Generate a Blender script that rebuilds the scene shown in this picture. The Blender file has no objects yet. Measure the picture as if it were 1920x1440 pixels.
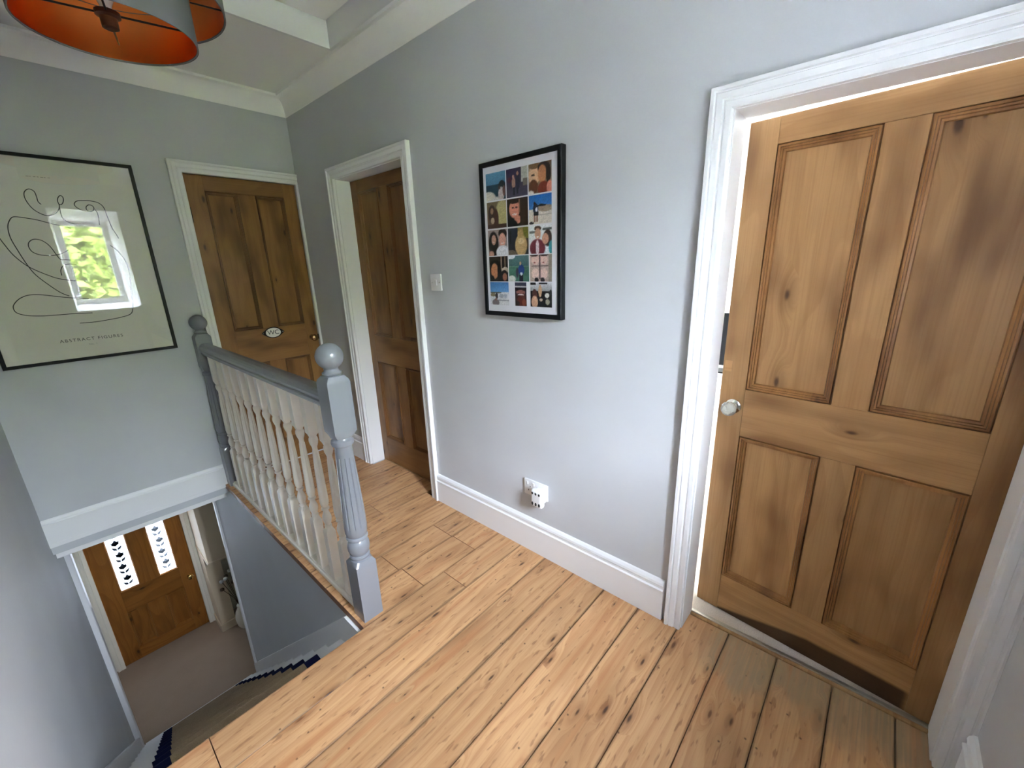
import bpy, bmesh, math, random
from mathutils import Matrix, Vector
random.seed(7)
sc = bpy.context.scene
COL = sc.collection

# ------------------------------------------------------------------ camera
cam_d = bpy.data.cameras.new('camera'); cam = bpy.data.objects.new('camera', cam_d); COL.objects.link(cam)
cam_d.sensor_width = 36.0; cam_d.lens = 36.0 * 778.402 / 1920.0; cam_d.clip_start = 0.02
RIGHT = Vector((0.66169489, -0.74917732, -0.02988665))
DOWN = Vector((-0.22709489, -0.16226949, -0.96025857))
FWD = Vector((0.71455425, 0.64218529, -0.27750723))
CAMLOC = Vector((-1.446, -3.338, 1.45))
cam.matrix_world = Matrix(((RIGHT.x, -DOWN.x, -FWD.x, CAMLOC.x), (RIGHT.y, -DOWN.y, -FWD.y, CAMLOC.y), (RIGHT.z, -DOWN.z, -FWD.z, CAMLOC.z), (0, 0, 0, 1)))
sc.camera = cam

# ------------------------------------------------------------------ world, light, exposure
w = bpy.data.worlds.new('world'); sc.world = w; w.use_nodes = True
nt = w.node_tree; nt.nodes.clear()
out = nt.nodes.new('ShaderNodeOutputWorld'); bg = nt.nodes.new('ShaderNodeBackground')
bg.inputs['Color'].default_value = (0.76, 0.85, 1.0, 1); bg.inputs['Strength'].default_value = 26.0
nt.links.new(bg.outputs[0], out.inputs[0])
def portal(name, loc, rot, sx, sy):
    # guides the sampling of the sky through an opening; gives off no light of its own
    l = bpy.data.lights.new(name, 'AREA'); l.shape = 'RECTANGLE'; l.size = sx; l.size_y = sy; l.cycles.is_portal = True
    o = bpy.data.objects.new(name, l); COL.objects.link(o); o.location = loc; o.rotation_euler = tuple(math.radians(r) for r in rot)
    return o
portal('landing_window_portal', (-0.875, -4.195, 1.615), (90, 0, 0), 0.50, 1.0)
portal('bedroom_portal', (3.78, -4.0, 1.45), (90, 0, 90), 0.6, 0.8)
portal('porch_portal', (-1.31, 2.33, -1.3), (90, 0, 180), 0.60, 0.96)

vs = sc.view_settings
vs.view_transform = 'Standard'; vs.look = 'None'; vs.gamma = 1.0; vs.use_curve_mapping = False
vs.exposure = 3.05
sc.cycles.adaptive_threshold = 0.02; sc.cycles.max_bounces = 7; sc.cycles.diffuse_bounces = 5; sc.cycles.glossy_bounces = 4; sc.cycles.transparent_max_bounces = 16

# ------------------------------------------------------------------ material helpers
def lin(c):
    c = c / 255.0
    return c / 12.92 if c <= 0.04045 else ((c + 0.055) / 1.055) ** 2.4
def rgb(r, g, b): return (lin(r), lin(g), lin(b), 1.0)

class NT:
    def __init__(s, name):
        s.m = bpy.data.materials.new(name); s.m.use_nodes = True
        s.t = s.m.node_tree; s.t.nodes.clear()
        s.out = s.t.nodes.new('ShaderNodeOutputMaterial')
    def n(s, typ, **kw):
        nd = s.t.nodes.new(typ)
        for k, v in kw.items():
            if k.startswith('_'): setattr(nd, k[1:], v)
        return nd
    def l(s, a, b): s.t.links.new(a, b)
    def setin(s, sock, v):
        if hasattr(v, 'node'): s.l(v, sock)
        else: sock.default_value = v
    def math(s, op, a, b=0.0, c=None, clamp=False):
        nd = s.t.nodes.new('ShaderNodeMath'); nd.operation = op; nd.use_clamp = clamp
        s.setin(nd.inputs[0], a); s.setin(nd.inputs[1], b)
        if c is not None: s.setin(nd.inputs[2], c)
        return nd.outputs[0]
    def mix(s, f, a, b, typ='MIX'):
        nd = s.t.nodes.new('ShaderNodeMix'); nd.data_type = 'RGBA'; nd.blend_type = typ
        s.setin(nd.inputs[0], f); s.setin(nd.inputs[6], a); s.setin(nd.inputs[7], b)
        return nd.outputs[2]
    def rng(s, v, a, b, c=0.0, d=1.0, smooth=False):
        nd = s.t.nodes.new('ShaderNodeMapRange'); nd.interpolation_type = 'SMOOTHSTEP' if smooth else 'LINEAR'
        s.setin(nd.inputs[0], v)
        for i, x in enumerate((a, b, c, d)): nd.inputs[i + 1].default_value = x
        return nd.outputs[0]
    def vec(s, x, y, z):
        nd = s.t.nodes.new('ShaderNodeCombineXYZ')
        for i, v in enumerate((x, y, z)): s.setin(nd.inputs[i], v)
        return nd.outputs[0]
    def noise(s, v, scale, detail=3.0, rough=0.55, dist=0.0):
        nd = s.t.nodes.new('ShaderNodeTexNoise'); s.l(v, nd.inputs['Vector'])
        nd.inputs['Scale'].default_value = scale; nd.inputs['Detail'].default_value = detail
        nd.inputs['Roughness'].default_value = rough; nd.inputs['Distortion'].default_value = dist
        return nd.outputs['Fac']
    def objco(s):
        tc = s.t.nodes.new('ShaderNodeTexCoord'); sp = s.t.nodes.new('ShaderNodeSeparateXYZ')
        s.l(tc.outputs['Object'], sp.inputs[0]); return tc.outputs['Object'], sp.outputs
    def bsdf(s, color, rough=0.5, metal=0.0, spec=0.5, normal=None, coat=0.0, coat_rough=0.1):
        b = s.t.nodes.new('ShaderNodeBsdfPrincipled')
        s.setin(b.inputs['Base Color'], color); s.setin(b.inputs['Roughness'], rough)
        b.inputs['Metallic'].default_value = metal; b.inputs['Specular IOR Level'].default_value = spec
        b.inputs['Coat Weight'].default_value = coat; b.inputs['Coat Roughness'].default_value = coat_rough
        if normal is not None: s.l(normal, b.inputs['Normal'])
        s.l(b.outputs[0], s.out.inputs[0]); return b
    def bump(s, h, strength=0.2, dist=0.01):
        nd = s.t.nodes.new('ShaderNodeBump'); nd.inputs['Strength'].default_value = strength; nd.inputs['Distance'].default_value = dist
        s.l(h, nd.inputs['Height']); return nd.outputs[0]

def plain(name, col, rough=0.5, metal=0.0, spec=0.5, coat=0.0):
    m = NT(name); m.bsdf(col, rough, metal, spec, coat=coat); return m.m

def paint(name, col, rough=0.5, bump=0.15, scale=60.0, var=0.04, spec=0.4):
    m = NT(name); co, xyz = m.objco()
    if bump < 0.1:
        m.bsdf(col, rough, spec=spec); return m.m
    big = m.noise(co, 2.3, 1.0); mid = m.noise(co, scale * 0.35, 1.0)
    k = m.rng(big, 0.3, 0.7, 1.0 - var, 1.0 + var)
    c = m.mix(1.0, col, m.vec(k, k, k), 'MULTIPLY')
    m.bsdf(c, rough, spec=spec, normal=m.bump(mid, bump, 0.008)); return m.m

def wood(name, axis, light, mid, dark, knot, rough=0.42, knots=0.5, kscale=(1.7, 6.5), ring=13.0, blotch=0.35, dirt=False, spec=0.4, ringmix=0.65, dark_foot=False):
    m = NT(name); co, xyz = m.objco()
    oi = m.t.nodes.new('ShaderNodeObjectInfo'); rnd = oi.outputs['Random']
    if axis == 'X': a, b, c = xyz[0], xyz[1], xyz[2]
    else: a, b, c = xyz[2], xyz[0], xyz[1]
    if axis == 'XD': a, b, c = xyz[0], xyz[2], xyz[1]
    a = m.math('ADD', a, m.math('MULTIPLY', rnd, 41.3)); b = m.math('ADD', b, m.math('MULTIPLY', rnd, 17.7))
    # knots
    vo = m.t.nodes.new('ShaderNodeTexVoronoi'); vo.voronoi_dimensions = '2D'; vo.feature = 'F1'; vo.inputs['Scale'].default_value = 1.0
    wob = m.noise(m.vec(m.math('MULTIPLY', a, 9.0), m.math('MULTIPLY', b, 30.0), 0.0), 1.0, 2.0)
    m.l(m.vec(m.math('MULTIPLY', a, kscale[0]), m.math('MULTIPLY', b, kscale[1]), 0.0), vo.inputs['Vector'])
    d = m.math('ADD', vo.outputs['Distance'], m.math('MULTIPLY', m.math('SUBTRACT', wob, 0.5), 0.08))
    sp = m.t.nodes.new('ShaderNodeSeparateColor'); m.l(vo.outputs['Color'], sp.inputs[0])
    keep = m.math('LESS_THAN', sp.outputs[0], knots)
    ksz = m.math('ADD', 0.6, m.math('MULTIPLY', sp.outputs[1], 0.9))
    dn = m.math('DIVIDE', d, ksz)
    kmask = m.math('MULTIPLY', m.rng(dn, 0.015, 0.065, 1.0, 0.0, True), keep)
    halo = m.math('MULTIPLY', m.rng(dn, 0.05, 0.30, 1.0, 0.0, True), keep)
    bw = m.math('ADD', b, m.math('MULTIPLY', halo, 0.035))
    # growth rings (cathedral figure)
    low = m.noise(m.vec(m.math('MULTIPLY', a, 0.9), m.math('MULTIPLY', bw, 4.0), m.math('MULTIPLY', rnd, 5.0)), 1.0, 2.0)
    ph = m.math('ADD', m.math('MULTIPLY', bw, ring), m.math('MULTIPLY', low, 7.0))
    saw = m.math('FRACT', ph)
    rl = m.math('MULTIPLY', m.rng(saw, 0.35, 0.95, 0.0, 1.0, True), m.rng(saw, 0.95, 1.0, 1.0, 0.0))
    fib = m.noise(m.vec(m.math('MULTIPLY', a, 3.0), m.math('MULTIPLY', bw, 160.0), 0.0), 1.0, 1.5)
    bl = m.noise(m.vec(m.math('MULTIPLY', a, 2.2), m.math('MULTIPLY', b, 7.0), 3.0), 1.0, 2.0)
    c1 = m.mix(m.math('MULTIPLY', rl, ringmix), light, mid)
    c2 = m.mix(m.rng(fib, 0.45, 0.75, 0.0, 0.45), c1, mid)
    c3 = m.mix(m.rng(bl, 0.45, 0.75, 0.0, blotch, True), c2, dark)
    stk = m.noise(m.vec(m.math('MULTIPLY', a, 0.8), m.math('MULTIPLY', bw, 26.0), 11.0), 1.0, 2.0, 0.6)
    c3 = m.mix(m.rng(stk, 0.52, 0.75, 0.0, 0.5, True), c3, mid)
    feather = m.math('MULTIPLY', m.rng(dn, 0.03, 0.22, 1.0, 0.0, True), m.math('MULTIPLY', keep, m.rng(stk, 0.4, 0.62, 0.25, 1.0)))
    c4 = m.mix(m.math('MULTIPLY', feather, 0.7), c3, dark)
    c5 = m.mix(m.math('MULTIPLY', kmask, 0.9), c4, knot)
    rv = m.rng(rnd, 0.0, 1.0, 0.86, 1.10)
    c6 = m.mix(1.0, c5, m.vec(rv, rv, m.math('MULTIPLY', rv, 0.98)), 'MULTIPLY')
    if dark_foot:
        # much darker along the foot of the door, thinning out towards the lock side
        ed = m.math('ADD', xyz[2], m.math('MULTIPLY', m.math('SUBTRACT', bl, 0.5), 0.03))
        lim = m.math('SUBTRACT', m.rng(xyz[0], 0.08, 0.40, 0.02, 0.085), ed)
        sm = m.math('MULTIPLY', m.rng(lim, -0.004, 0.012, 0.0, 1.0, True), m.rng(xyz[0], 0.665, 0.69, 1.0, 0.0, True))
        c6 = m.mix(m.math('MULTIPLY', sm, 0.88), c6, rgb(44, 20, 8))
    rg = rough
    if dirt:
        # nail holes and scuffs
        v2 = m.t.nodes.new('ShaderNodeTexVoronoi'); v2.voronoi_dimensions = '2D'; v2.inputs['Scale'].default_value = 17.0
        m.l(m.vec(xyz[0], xyz[1], 0.0), v2.inputs['Vector'])
        s2 = m.t.nodes.new('ShaderNodeSeparateColor'); m.l(v2.outputs['Color'], s2.inputs[0])
        spk = m.math('MULTIPLY', m.rng(v2.outputs['Distance'], 0.02, 0.09, 1.0, 0.0, True), m.math('LESS_THAN', s2.outputs[0], 0.16))
        sc1 = m.noise(m.vec(m.math('MULTIPLY', xyz[0], 14.0), m.math('MULTIPLY', xyz[1], 60.0), 0.0), 1.0, 2.0)
        c6 = m.mix(m.math('MULTIPLY', spk, 0.75), c6, knot)
        c6 = m.mix(m.rng(sc1, 0.58, 0.70, 0.0, 0.6, True), c6, dark)
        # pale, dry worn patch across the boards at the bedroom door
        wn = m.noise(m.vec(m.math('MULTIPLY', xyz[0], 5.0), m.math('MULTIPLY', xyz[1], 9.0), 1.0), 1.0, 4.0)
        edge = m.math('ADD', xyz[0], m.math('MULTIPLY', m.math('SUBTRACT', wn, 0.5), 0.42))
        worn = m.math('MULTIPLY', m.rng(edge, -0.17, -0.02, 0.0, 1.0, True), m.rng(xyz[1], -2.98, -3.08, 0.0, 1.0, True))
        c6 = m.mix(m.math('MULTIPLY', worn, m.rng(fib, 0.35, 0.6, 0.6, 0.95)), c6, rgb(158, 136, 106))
        # grime along the board edges
        tc2 = m.t.nodes.new('ShaderNodeTexCoord'); sg2 = m.t.nodes.new('ShaderNodeSeparateXYZ'); m.l(tc2.outputs['Generated'], sg2.inputs[0])
        ey = m.math('SUBTRACT', 0.5, m.math('ABSOLUTE', m.math('SUBTRACT', sg2.outputs[1], 0.5)))
        gn = m.noise(m.vec(m.math('MULTIPLY', xyz[0], 6.0), m.math('MULTIPLY', xyz[1], 6.0), 4.0), 1.0, 1.5)
        gm = m.rng(m.math('SUBTRACT', ey, m.math('MULTIPLY', m.math('SUBTRACT', gn, 0.45), 0.10)), 0.0, 0.035, 1.0, 0.0, True)
        c6 = m.mix(m.math('MULTIPLY', gm, 0.5), c6, rgb(86, 58, 36))
        # darker end grain along the stairwell edge
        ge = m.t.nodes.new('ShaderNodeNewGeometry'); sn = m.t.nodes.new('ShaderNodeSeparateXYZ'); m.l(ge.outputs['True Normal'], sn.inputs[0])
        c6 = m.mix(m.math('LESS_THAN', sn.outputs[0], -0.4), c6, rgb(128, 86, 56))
        # reddish heartwood streaks
        hs = m.noise(m.vec(m.math('MULTIPLY', a, 1.1), m.math('MULTIPLY', bw, 22.0), 7.0), 1.0, 1.5)
        c6 = m.mix(m.rng(hs, 0.55, 0.72, 0.0, 0.5, True), c6, rgb(176, 116, 74))
        rg = m.rng(bl, 0.3, 0.7, rough - 0.05, rough + 0.15)
    gr = m.noise(m.vec(m.math('MULTIPLY', a, 3.0), m.math('MULTIPLY', b, 160.0), 0.0), 1.0, 1.0)
    m.bsdf(c6, rg, spec=spec, normal=m.bump(gr, 0.08, 0.003)); return m.m

WALL = paint('grey_wall_paint', rgb(194, 196, 198), 0.62, 0.16, 70.0, 0.03, 0.35)
WHITE = paint('white_gloss_paint', rgb(233, 233, 233), 0.38, 0.025, 40.0, 0.01, 0.45)
CREAM = paint('cream_paint', rgb(231, 227, 214), 0.36, 0.025, 40.0, 0.02, 0.5)
CEIL = paint('white_ceiling_paint', rgb(243, 242, 239), 0.8, 0.05, 90.0, 0.015, 0.2)
_gm = NT('grey_gloss_paint'); _co, _ = _gm.objco(); _gn = _gm.noise(_co, 25.0, 2.0)
_gm.bsdf(rgb(122, 125, 131), 0.35, coat=0.7, coat_rough=0.06, normal=_gm.bump(_gn, 0.02, 0.01)); GREY = _gm.m
PINE = dict(light=rgb(174, 133, 88), mid=rgb(149, 106, 63), dark=rgb(112, 74, 40), knot=rgb(64, 38, 18))
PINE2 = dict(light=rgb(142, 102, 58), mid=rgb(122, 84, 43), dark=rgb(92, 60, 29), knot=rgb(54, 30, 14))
KD = dict(rough=0.4, kscale=(3.0, 7.5), ring=9.0, blotch=0.85, ringmix=0.35)
DOORV = wood('stripped_pine_vertical', 'Z', **PINE, knots=0.45, **KD)
DOORH = wood('stripped_pine_horizontal', 'XD', **PINE, knots=0.3, **KD)
DOORM = wood('stripped_pine_moulding', 'Z', light=rgb(158, 112, 66), mid=rgb(132, 88, 46), dark=rgb(100, 62, 30), knot=rgb(70, 40, 20), knots=0.1, **KD)
DOORB = wood('stripped_pine_dark_foot_rail', 'XD', **PINE, knots=0.3, dark_foot=True, **KD)
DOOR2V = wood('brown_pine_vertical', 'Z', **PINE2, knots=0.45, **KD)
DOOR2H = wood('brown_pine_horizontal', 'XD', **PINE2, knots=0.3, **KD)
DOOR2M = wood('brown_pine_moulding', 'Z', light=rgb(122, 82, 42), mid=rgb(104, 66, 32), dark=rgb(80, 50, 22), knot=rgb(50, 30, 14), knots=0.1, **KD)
OAK = dict(light=rgb(148, 96, 42), mid=rgb(126, 76, 28), dark=rgb(94, 54, 18), knot=rgb(50, 26, 10))
FRONTV = wood('varnished_pine_vertical', 'Z', **OAK, rough=0.3, knots=0.35, kscale=(2.4, 5.5), ring=11.0, blotch=0.5)
FRONTH = wood('varnished_pine_horizontal', 'XD', **OAK, rough=0.3, knots=0.3, kscale=(2.4, 5.5), ring=11.0, blotch=0.5)
FLOOR = wood('worn_floor_pine', 'X', light=rgb(204, 160, 116), mid=rgb(174, 124, 82), dark=rgb(128, 84, 52), knot=rgb(58, 34, 20), rough=0.42, knots=0.55, kscale=(3.4, 12.0), ring=22.0, blotch=0.45, dirt=True, ringmix=0.5)
DIRT = plain('dark_floor_void', rgb(40, 28, 20), 0.9)
BLACK = plain('black_frame_paint', rgb(10, 12, 16), 0.4, spec=0.3)
PAPER = plain('white_print_paper', rgb(226, 225, 214), 0.7, spec=0.2)
MAT = plain('white_mount_board', rgb(232, 231, 236), 0.7, spec=0.2)
INK = plain('black_print_ink', rgb(52, 52, 50), 0.7, spec=0.2)
INKPALE = plain('pale_print_ink', rgb(150, 150, 144), 0.7, spec=0.2)
PLASTIC = plain('white_plastic', rgb(226, 226, 226), 0.3)
HOLE = plain('dark_hole', rgb(28, 28, 28), 0.8)
CHROME = plain('polished_metal', rgb(200, 198, 190), 0.15, 1.0)
BRASS = plain('aged_brass', rgb(150, 118, 84), 0.22, 1.0)
STEEL = plain('brushed_strip', rgb(180, 176, 168), 0.35, 1.0)
NAVY = plain('navy_carpet', rgb(22, 28, 62), 0.95, spec=0.1)
SHADE = plain('grey_lampshade_fabric', rgb(118, 120, 122), 0.85, spec=0.2)
COPPER = plain('copper_foil_lining', rgb(236, 138, 74), 0.28, 1.0)
IRON = plain('black_iron', rgb(30, 26, 24), 0.45, 0.6)
LEAF = plain('green_leaf', rgb(124, 140, 56), 0.6)
BARK = plain('brown_bark', rgb(84, 66, 48), 0.9)
ENAMEL = plain('white_enamel', rgb(245, 244, 238), 0.12)

def carpet(name, c1, c2, sc_=350.0):
    m = NT(name); co, _ = m.objco(); f = m.noise(co, sc_, 2.0); g = m.noise(co, 6.0, 3.0)
    c = m.mix(m.rng(f, 0.35, 0.65, 0.0, 0.8), c1, c2); c = m.mix(m.rng(g, 0.4, 0.7, 0.0, 0.25), c, c2)
    m.bsdf(c, 0.95, spec=0.1, normal=m.bump(f, 0.5, 0.01)); return m.m
HALLCARPET = carpet('taupe_carpet', rgb(176, 156, 136), rgb(150, 130, 112))
RUNNER = carpet('beige_runner_weave', rgb(176, 154, 126), rgb(146, 124, 98), 500.0)
BEDCARPET = carpet('pale_bedroom_carpet', rgb(208, 198, 186), rgb(186, 174, 160))

def glass(name, tint=(1, 1, 1, 1), rough=0.0):
    # thin clear pane: Schlick reflectance of about 4 percent a face, straight transmission
    m = NT(name); lw = m.n('ShaderNodeLayerWeight'); lw.inputs['Blend'].default_value = 0.5
    fr = m.math('ADD', 0.04, m.math('MULTIPLY', m.math('POWER', lw.outputs['Facing'], 5.0), 0.96))
    t = m.n('ShaderNodeBsdfTransparent'); t.inputs[0].default_value = tint
    g = m.n('ShaderNodeBsdfGlossy'); g.inputs['Roughness'].default_value = rough
    mx = m.n('ShaderNodeMixShader'); m.l(fr, mx.inputs[0]); m.l(t.outputs[0], mx.inputs[1]); m.l(g.outputs[0], mx.inputs[2])
    m.l(mx.outputs[0], m.out.inputs[0]); return m.m
GLASS = glass('clear_glass')
KNOBGLASS = NT('cut_glass'); _g = KNOBGLASS.n('ShaderNodeBsdfPrincipled')
_g.inputs['Base Color'].default_value = (0.95, 0.95, 0.9, 1); _g.inputs['Roughness'].default_value = 0.03
_g.inputs['Transmission Weight'].default_value = 0.85; _g.inputs['IOR'].default_value = 1.5
KNOBGLASS.l(_g.outputs[0], KNOBGLASS.out.inputs[0]); KNOBGLASS = KNOBGLASS.m
FROST = NT('frosted_glass')
_t = FROST.n('ShaderNodeBsdfTranslucent'); _t.inputs[0].default_value = (0.27, 0.28, 0.29, 1)
_c = FROST.n('ShaderNodeBsdfGlossy'); _c.inputs['Roughness'].default_value = 0.3
_m = FROST.n('ShaderNodeMixShader'); _m.inputs[0].default_value = 0.06
FROST.l(_t.outputs[0], _m.inputs[1]); FROST.l(_c.outputs[0], _m.inputs[2]); FROST.l(_m.outputs[0], FROST.out.inputs[0]); FROST = FROST.m
ETCH2 = NT('faint_etched_motif'); _t2 = ETCH2.n('ShaderNodeBsdfTransparent'); _t2.inputs[0].default_value = (0.032, 0.034, 0.036, 1); ETCH2.l(_t2.outputs[0], ETCH2.out.inputs[0]); ETCH2 = ETCH2.m
ETCH = plain('etched_motif', rgb(70, 84, 100), 0.5)

# ------------------------------------------------------------------ geometry helpers
def obj(name, verts, faces, mat, parent=None, smooth=None):
    me = bpy.data.meshes.new(name); me.from_pydata([tuple(v) for v in verts], [], faces); me.update()
    if mat: me.materials.append(mat)
    if smooth is not None:
        for p in me.polygons: p.use_smooth = True
        me.set_sharp_from_angle(angle=math.radians(smooth))
    o = bpy.data.objects.new(name, me); COL.objects.link(o)
    if parent: o.parent = parent
    return o
def fix(o):
    bm = bmesh.new(); bm.from_mesh(o.data); bmesh.ops.recalc_face_normals(bm, faces=bm.faces); bm.to_mesh(o.data); bm.free(); return o
def tag(o, label=None, cat=None, group=None, kind=None):
    if label: o['label'] = label
    if cat: o['category'] = cat
    if group: o['group'] = group
    if kind: o['kind'] = kind
    return o
def empty(name, loc=(0, 0, 0), rz=0.0):
    o = bpy.data.objects.new(name, None); COL.objects.link(o); o.location = loc; o.rotation_euler = (0, 0, rz); o.empty_display_size = 0.05; return o
BF = [(0, 3, 2, 1), (4, 5, 6, 7), (0, 1, 5, 4), (1, 2, 6, 5), (2, 3, 7, 6), (3, 0, 4, 7)]
def bv(x0, x1, y0, y1, z0, z1): return [(x0, y0, z0), (x1, y0, z0), (x1, y1, z0), (x0, y1, z0), (x0, y0, z1), (x1, y0, z1), (x1, y1, z1), (x0, y1, z1)]
def box(name, b, mat, parent=None, bevel=0.0, seg=1):
    x0, x1, y0, y1, z0, z1 = b
    x0, x1 = sorted((x0, x1)); y0, y1 = sorted((y0, y1)); z0, z1 = sorted((z0, z1))
    o = obj(name, bv(x0, x1, y0, y1, z0, z1), BF, mat, parent)
    if bevel:
        bm = bmesh.new(); bm.from_mesh(o.data)
        bmesh.ops.bevel(bm, geom=list(bm.edges), offset=bevel, segments=seg, affect='EDGES', profile=0.5)
        bm.to_mesh(o.data); bm.free()
        if seg > 1:
            for p in o.data.polygons: p.use_smooth = True
            o.data.set_sharp_from_angle(angle=math.radians(40))
    return o
def boxes(name, bs, mat, parent=None):
    V, F = [], []
    for b in bs:
        n = len(V); V += bv(*b); F += [tuple(i + n for i in f) for f in BF]
    return obj(name, V, F, mat, parent)
def ushape(name, u0, u1, v0, v1, prof, mat, parent=None):
    # three-sided moulding round an opening; prof = (offset outward, height to viewer); local X, -Y to viewer, Z up
    V, F = [], []; k = len(prof)
    for o, h in prof: V += [(u0 - o, -h, v0), (u0 - o, -h, v1 + o), (u1 + o, -h, v1 + o), (u1 + o, -h, v0)]
    for i in range(k - 1):
        for j in range(3): F.append((i * 4 + j, i * 4 + j + 1, i * 4 + 4 + j + 1, i * 4 + 4 + j))
    F.append(tuple(i * 4 for i in range(k))); F.append(tuple(i * 4 + 3 for i in range(k)))
    return fix(obj(name, V, F, mat, parent))
def ring(name, u0, u1, v0, v1, prof, mat, parent=None, plan=False, closed=True, smooth=None):
    # mitred frame; prof = (inset, height); vertical (local XZ, -Y to viewer) or in plan (XY, height = Z)
    V, F = [], []; k = len(prof)
    for i, h in prof:
        c = [(u0 + i, v0 + i), (u1 - i, v0 + i), (u1 - i, v1 - i), (u0 + i, v1 - i)]
        V += [(a, b, h) if plan else (a, -h, b) for a, b in c]
    for i in range(k if closed else k - 1):
        i2 = (i + 1) % k
        for j in range(4): F.append((i * 4 + j, i * 4 + (j + 1) % 4, i2 * 4 + (j + 1) % 4, i2 * 4 + j))
    return fix(obj(name, V, F, mat, parent, smooth))
def lathe(name, prof, mat, parent=None, seg=32, axis='Z', loc=(0, 0, 0), cap=True, smooth=35):
    # prof = (r, t) along axis
    V, F = [], []
    for r, t in prof:
        for i in range(seg):
            a = 2 * math.pi * i / seg; c, s = r * math.cos(a), r * math.sin(a)
            p = {'Z': (c, s, t), 'Y': (c, t, s), 'X': (t, c, s)}[axis]
            V.append((p[0] + loc[0], p[1] + loc[1], p[2] + loc[2]))
    for k in range(len(prof) - 1):
        for i in range(seg): F.append((k * seg + i, k * seg + (i + 1) % seg, (k + 1) * seg + (i + 1) % seg, (k + 1) * seg + i))
    if cap:
        F.append(tuple(range(seg))); F.append(tuple(range((len(prof) - 1) * seg, len(prof) * seg)))
    return fix(obj(name, V, F, mat, parent, smooth))
def turned(name, prof, mat, parent=None, seg=48, loc=(0, 0, 0), flutes=12):
    # prof = (z, r, squareness 0..1, flute depth): square blocks blending into turned sections, one skin
    V, F = [], []
    for z, r, sq, fl in prof:
        for i in range(seg):
            a = 2 * math.pi * i / seg; c, s = math.cos(a), math.sin(a)
            rs = r / max(abs(c), abs(s)); rr = r + (rs - r) * sq
            if fl: rr -= fl * max(0.0, math.cos(flutes * a)) ** 5
            V.append((loc[0] + rr * c, loc[1] + rr * s, loc[2] + z))
    for k in range(len(prof) - 1):
        for i in range(seg): F.append((k * seg + i, k * seg + (i + 1) % seg, (k + 1) * seg + (i + 1) % seg, (k + 1) * seg + i))
    F.append(tuple(range(seg))); F.append(tuple(range((len(prof) - 1) * seg, len(prof) * seg)))
    return fix(obj(name, V, F, mat, parent, 32))
def tube(name, pts, r, mat, parent=None, seg=8):
    V, F = [], []; P = [Vector(p) for p in pts]
    for i, p in enumerate(P):
        t = (P[min(i + 1, len(P) - 1)] - P[max(i - 1, 0)]).normalized()
        a = t.cross(Vector((0, 0, 1)) if abs(t.z) < 0.9 else Vector((1, 0, 0))).normalized(); b = t.cross(a)
        for j in range(seg):
            th = 2 * math.pi * j / seg; V.append(p + a * (r * math.cos(th)) + b * (r * math.sin(th)))
    for i in range(len(P) - 1):
        for j in range(seg): F.append((i * seg + j, i * seg + (j + 1) % seg, (i + 1) * seg + (j + 1) % seg, (i + 1) * seg + j))
    F.append(tuple(range(seg))); F.append(tuple(range((len(P) - 1) * seg, len(P) * seg)))
    return fix(obj(name, V, F, mat, parent, 60))
def extrude(name, prof, p0, p1, nrm, mat, parent=None):
    # prof = (depth along nrm, z) polygon, swept from p0 to p1 (xy)
    V = []; k = len(prof)
    for p in (p0, p1):
        for d, z in prof: V.append((p[0] + nrm[0] * d, p[1] + nrm[1] * d, (p[2] if len(p) > 2 else 0.0) + z))
    F = [(i, (i + 1) % k, k + (i + 1) % k, k + i) for i in range(k)] + [tuple(range(k)), tuple(range(k, 2 * k))]
    return fix(obj(name, V, F, mat, parent))
def text(name, s, size, mat, parent, loc, spacing=1.0, depth=0.0003, align='CENTER', bold=0.0):
    cu = bpy.data.curves.new(name, 'FONT'); cu.body = s; cu.size = size; cu.align_x = align; cu.align_y = 'CENTER'
    cu.space_character = spacing; cu.extrude = depth; cu.offset = bold
    t = bpy.data.objects.new(name, cu); COL.objects.link(t)
    dg = bpy.context.evaluated_depsgraph_get(); dg.update()
    me = bpy.data.meshes.new_from_object(t.evaluated_get(dg)); bpy.data.objects.remove(t)
    me.name = name; me.materials.clear(); me.materials.append(mat)
    o = bpy.data.objects.new(name, me); COL.objects.link(o); o.parent = parent
    o.rotation_euler = (math.radians(90), 0, 0); o.location = loc
    return o
def struct(o, label=None): o['kind'] = 'structure'; (label and o.__setitem__('label', label)); return o

RB = -math.pi / 2           # frame of the long wall: local X runs towards -y, local Y towards +x
XL, YF, ZC = -1.708, -3.715, 2.585     # left wall, wall behind the camera, ceiling
HALL = -2.6                 # lower floor

# ------------------------------------------------------------------ shell, upper storey
fl = struct(boxes('floor', [(XL, 0.10, YF, -1.93, -0.06, -0.034), (-0.82, 0.10, -1.93, 0.05, -0.06, -0.034)], DIRT), 'stripped pine boarded landing floor')
boards = []
ys = [-3.715, -3.58, -3.415, -3.25, -3.083, -2.916, -2.749, -2.582, -2.416, -2.245, -2.08, -1.917]
joints = {0: [-0.9], 2: [-1.05], 4: [-1.25], 6: [-1.5], 8: [-1.45], 10: [-1.395, -0.413]}
for i in range(len(ys) - 1):
    xr = 0.094 if ys[i + 1] < -2.9 else -0.004
    xs = [XL + 0.002] + joints.get(i, []) + [xr]
    for j in range(len(xs) - 1): boards.append((xs[j], xs[j + 1], ys[i], ys[i + 1]))
ys2 = [-1.917, -1.735, -1.57, -1.405, -1.24, -1.075, -0.91, -0.745, -0.58, -0.415, -0.25, -0.085, 0.0]
joints2 = {0: [-0.535, -0.20], 1: [-0.55, -0.205], 4: [-0.33], 8: [-0.45]}
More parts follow.
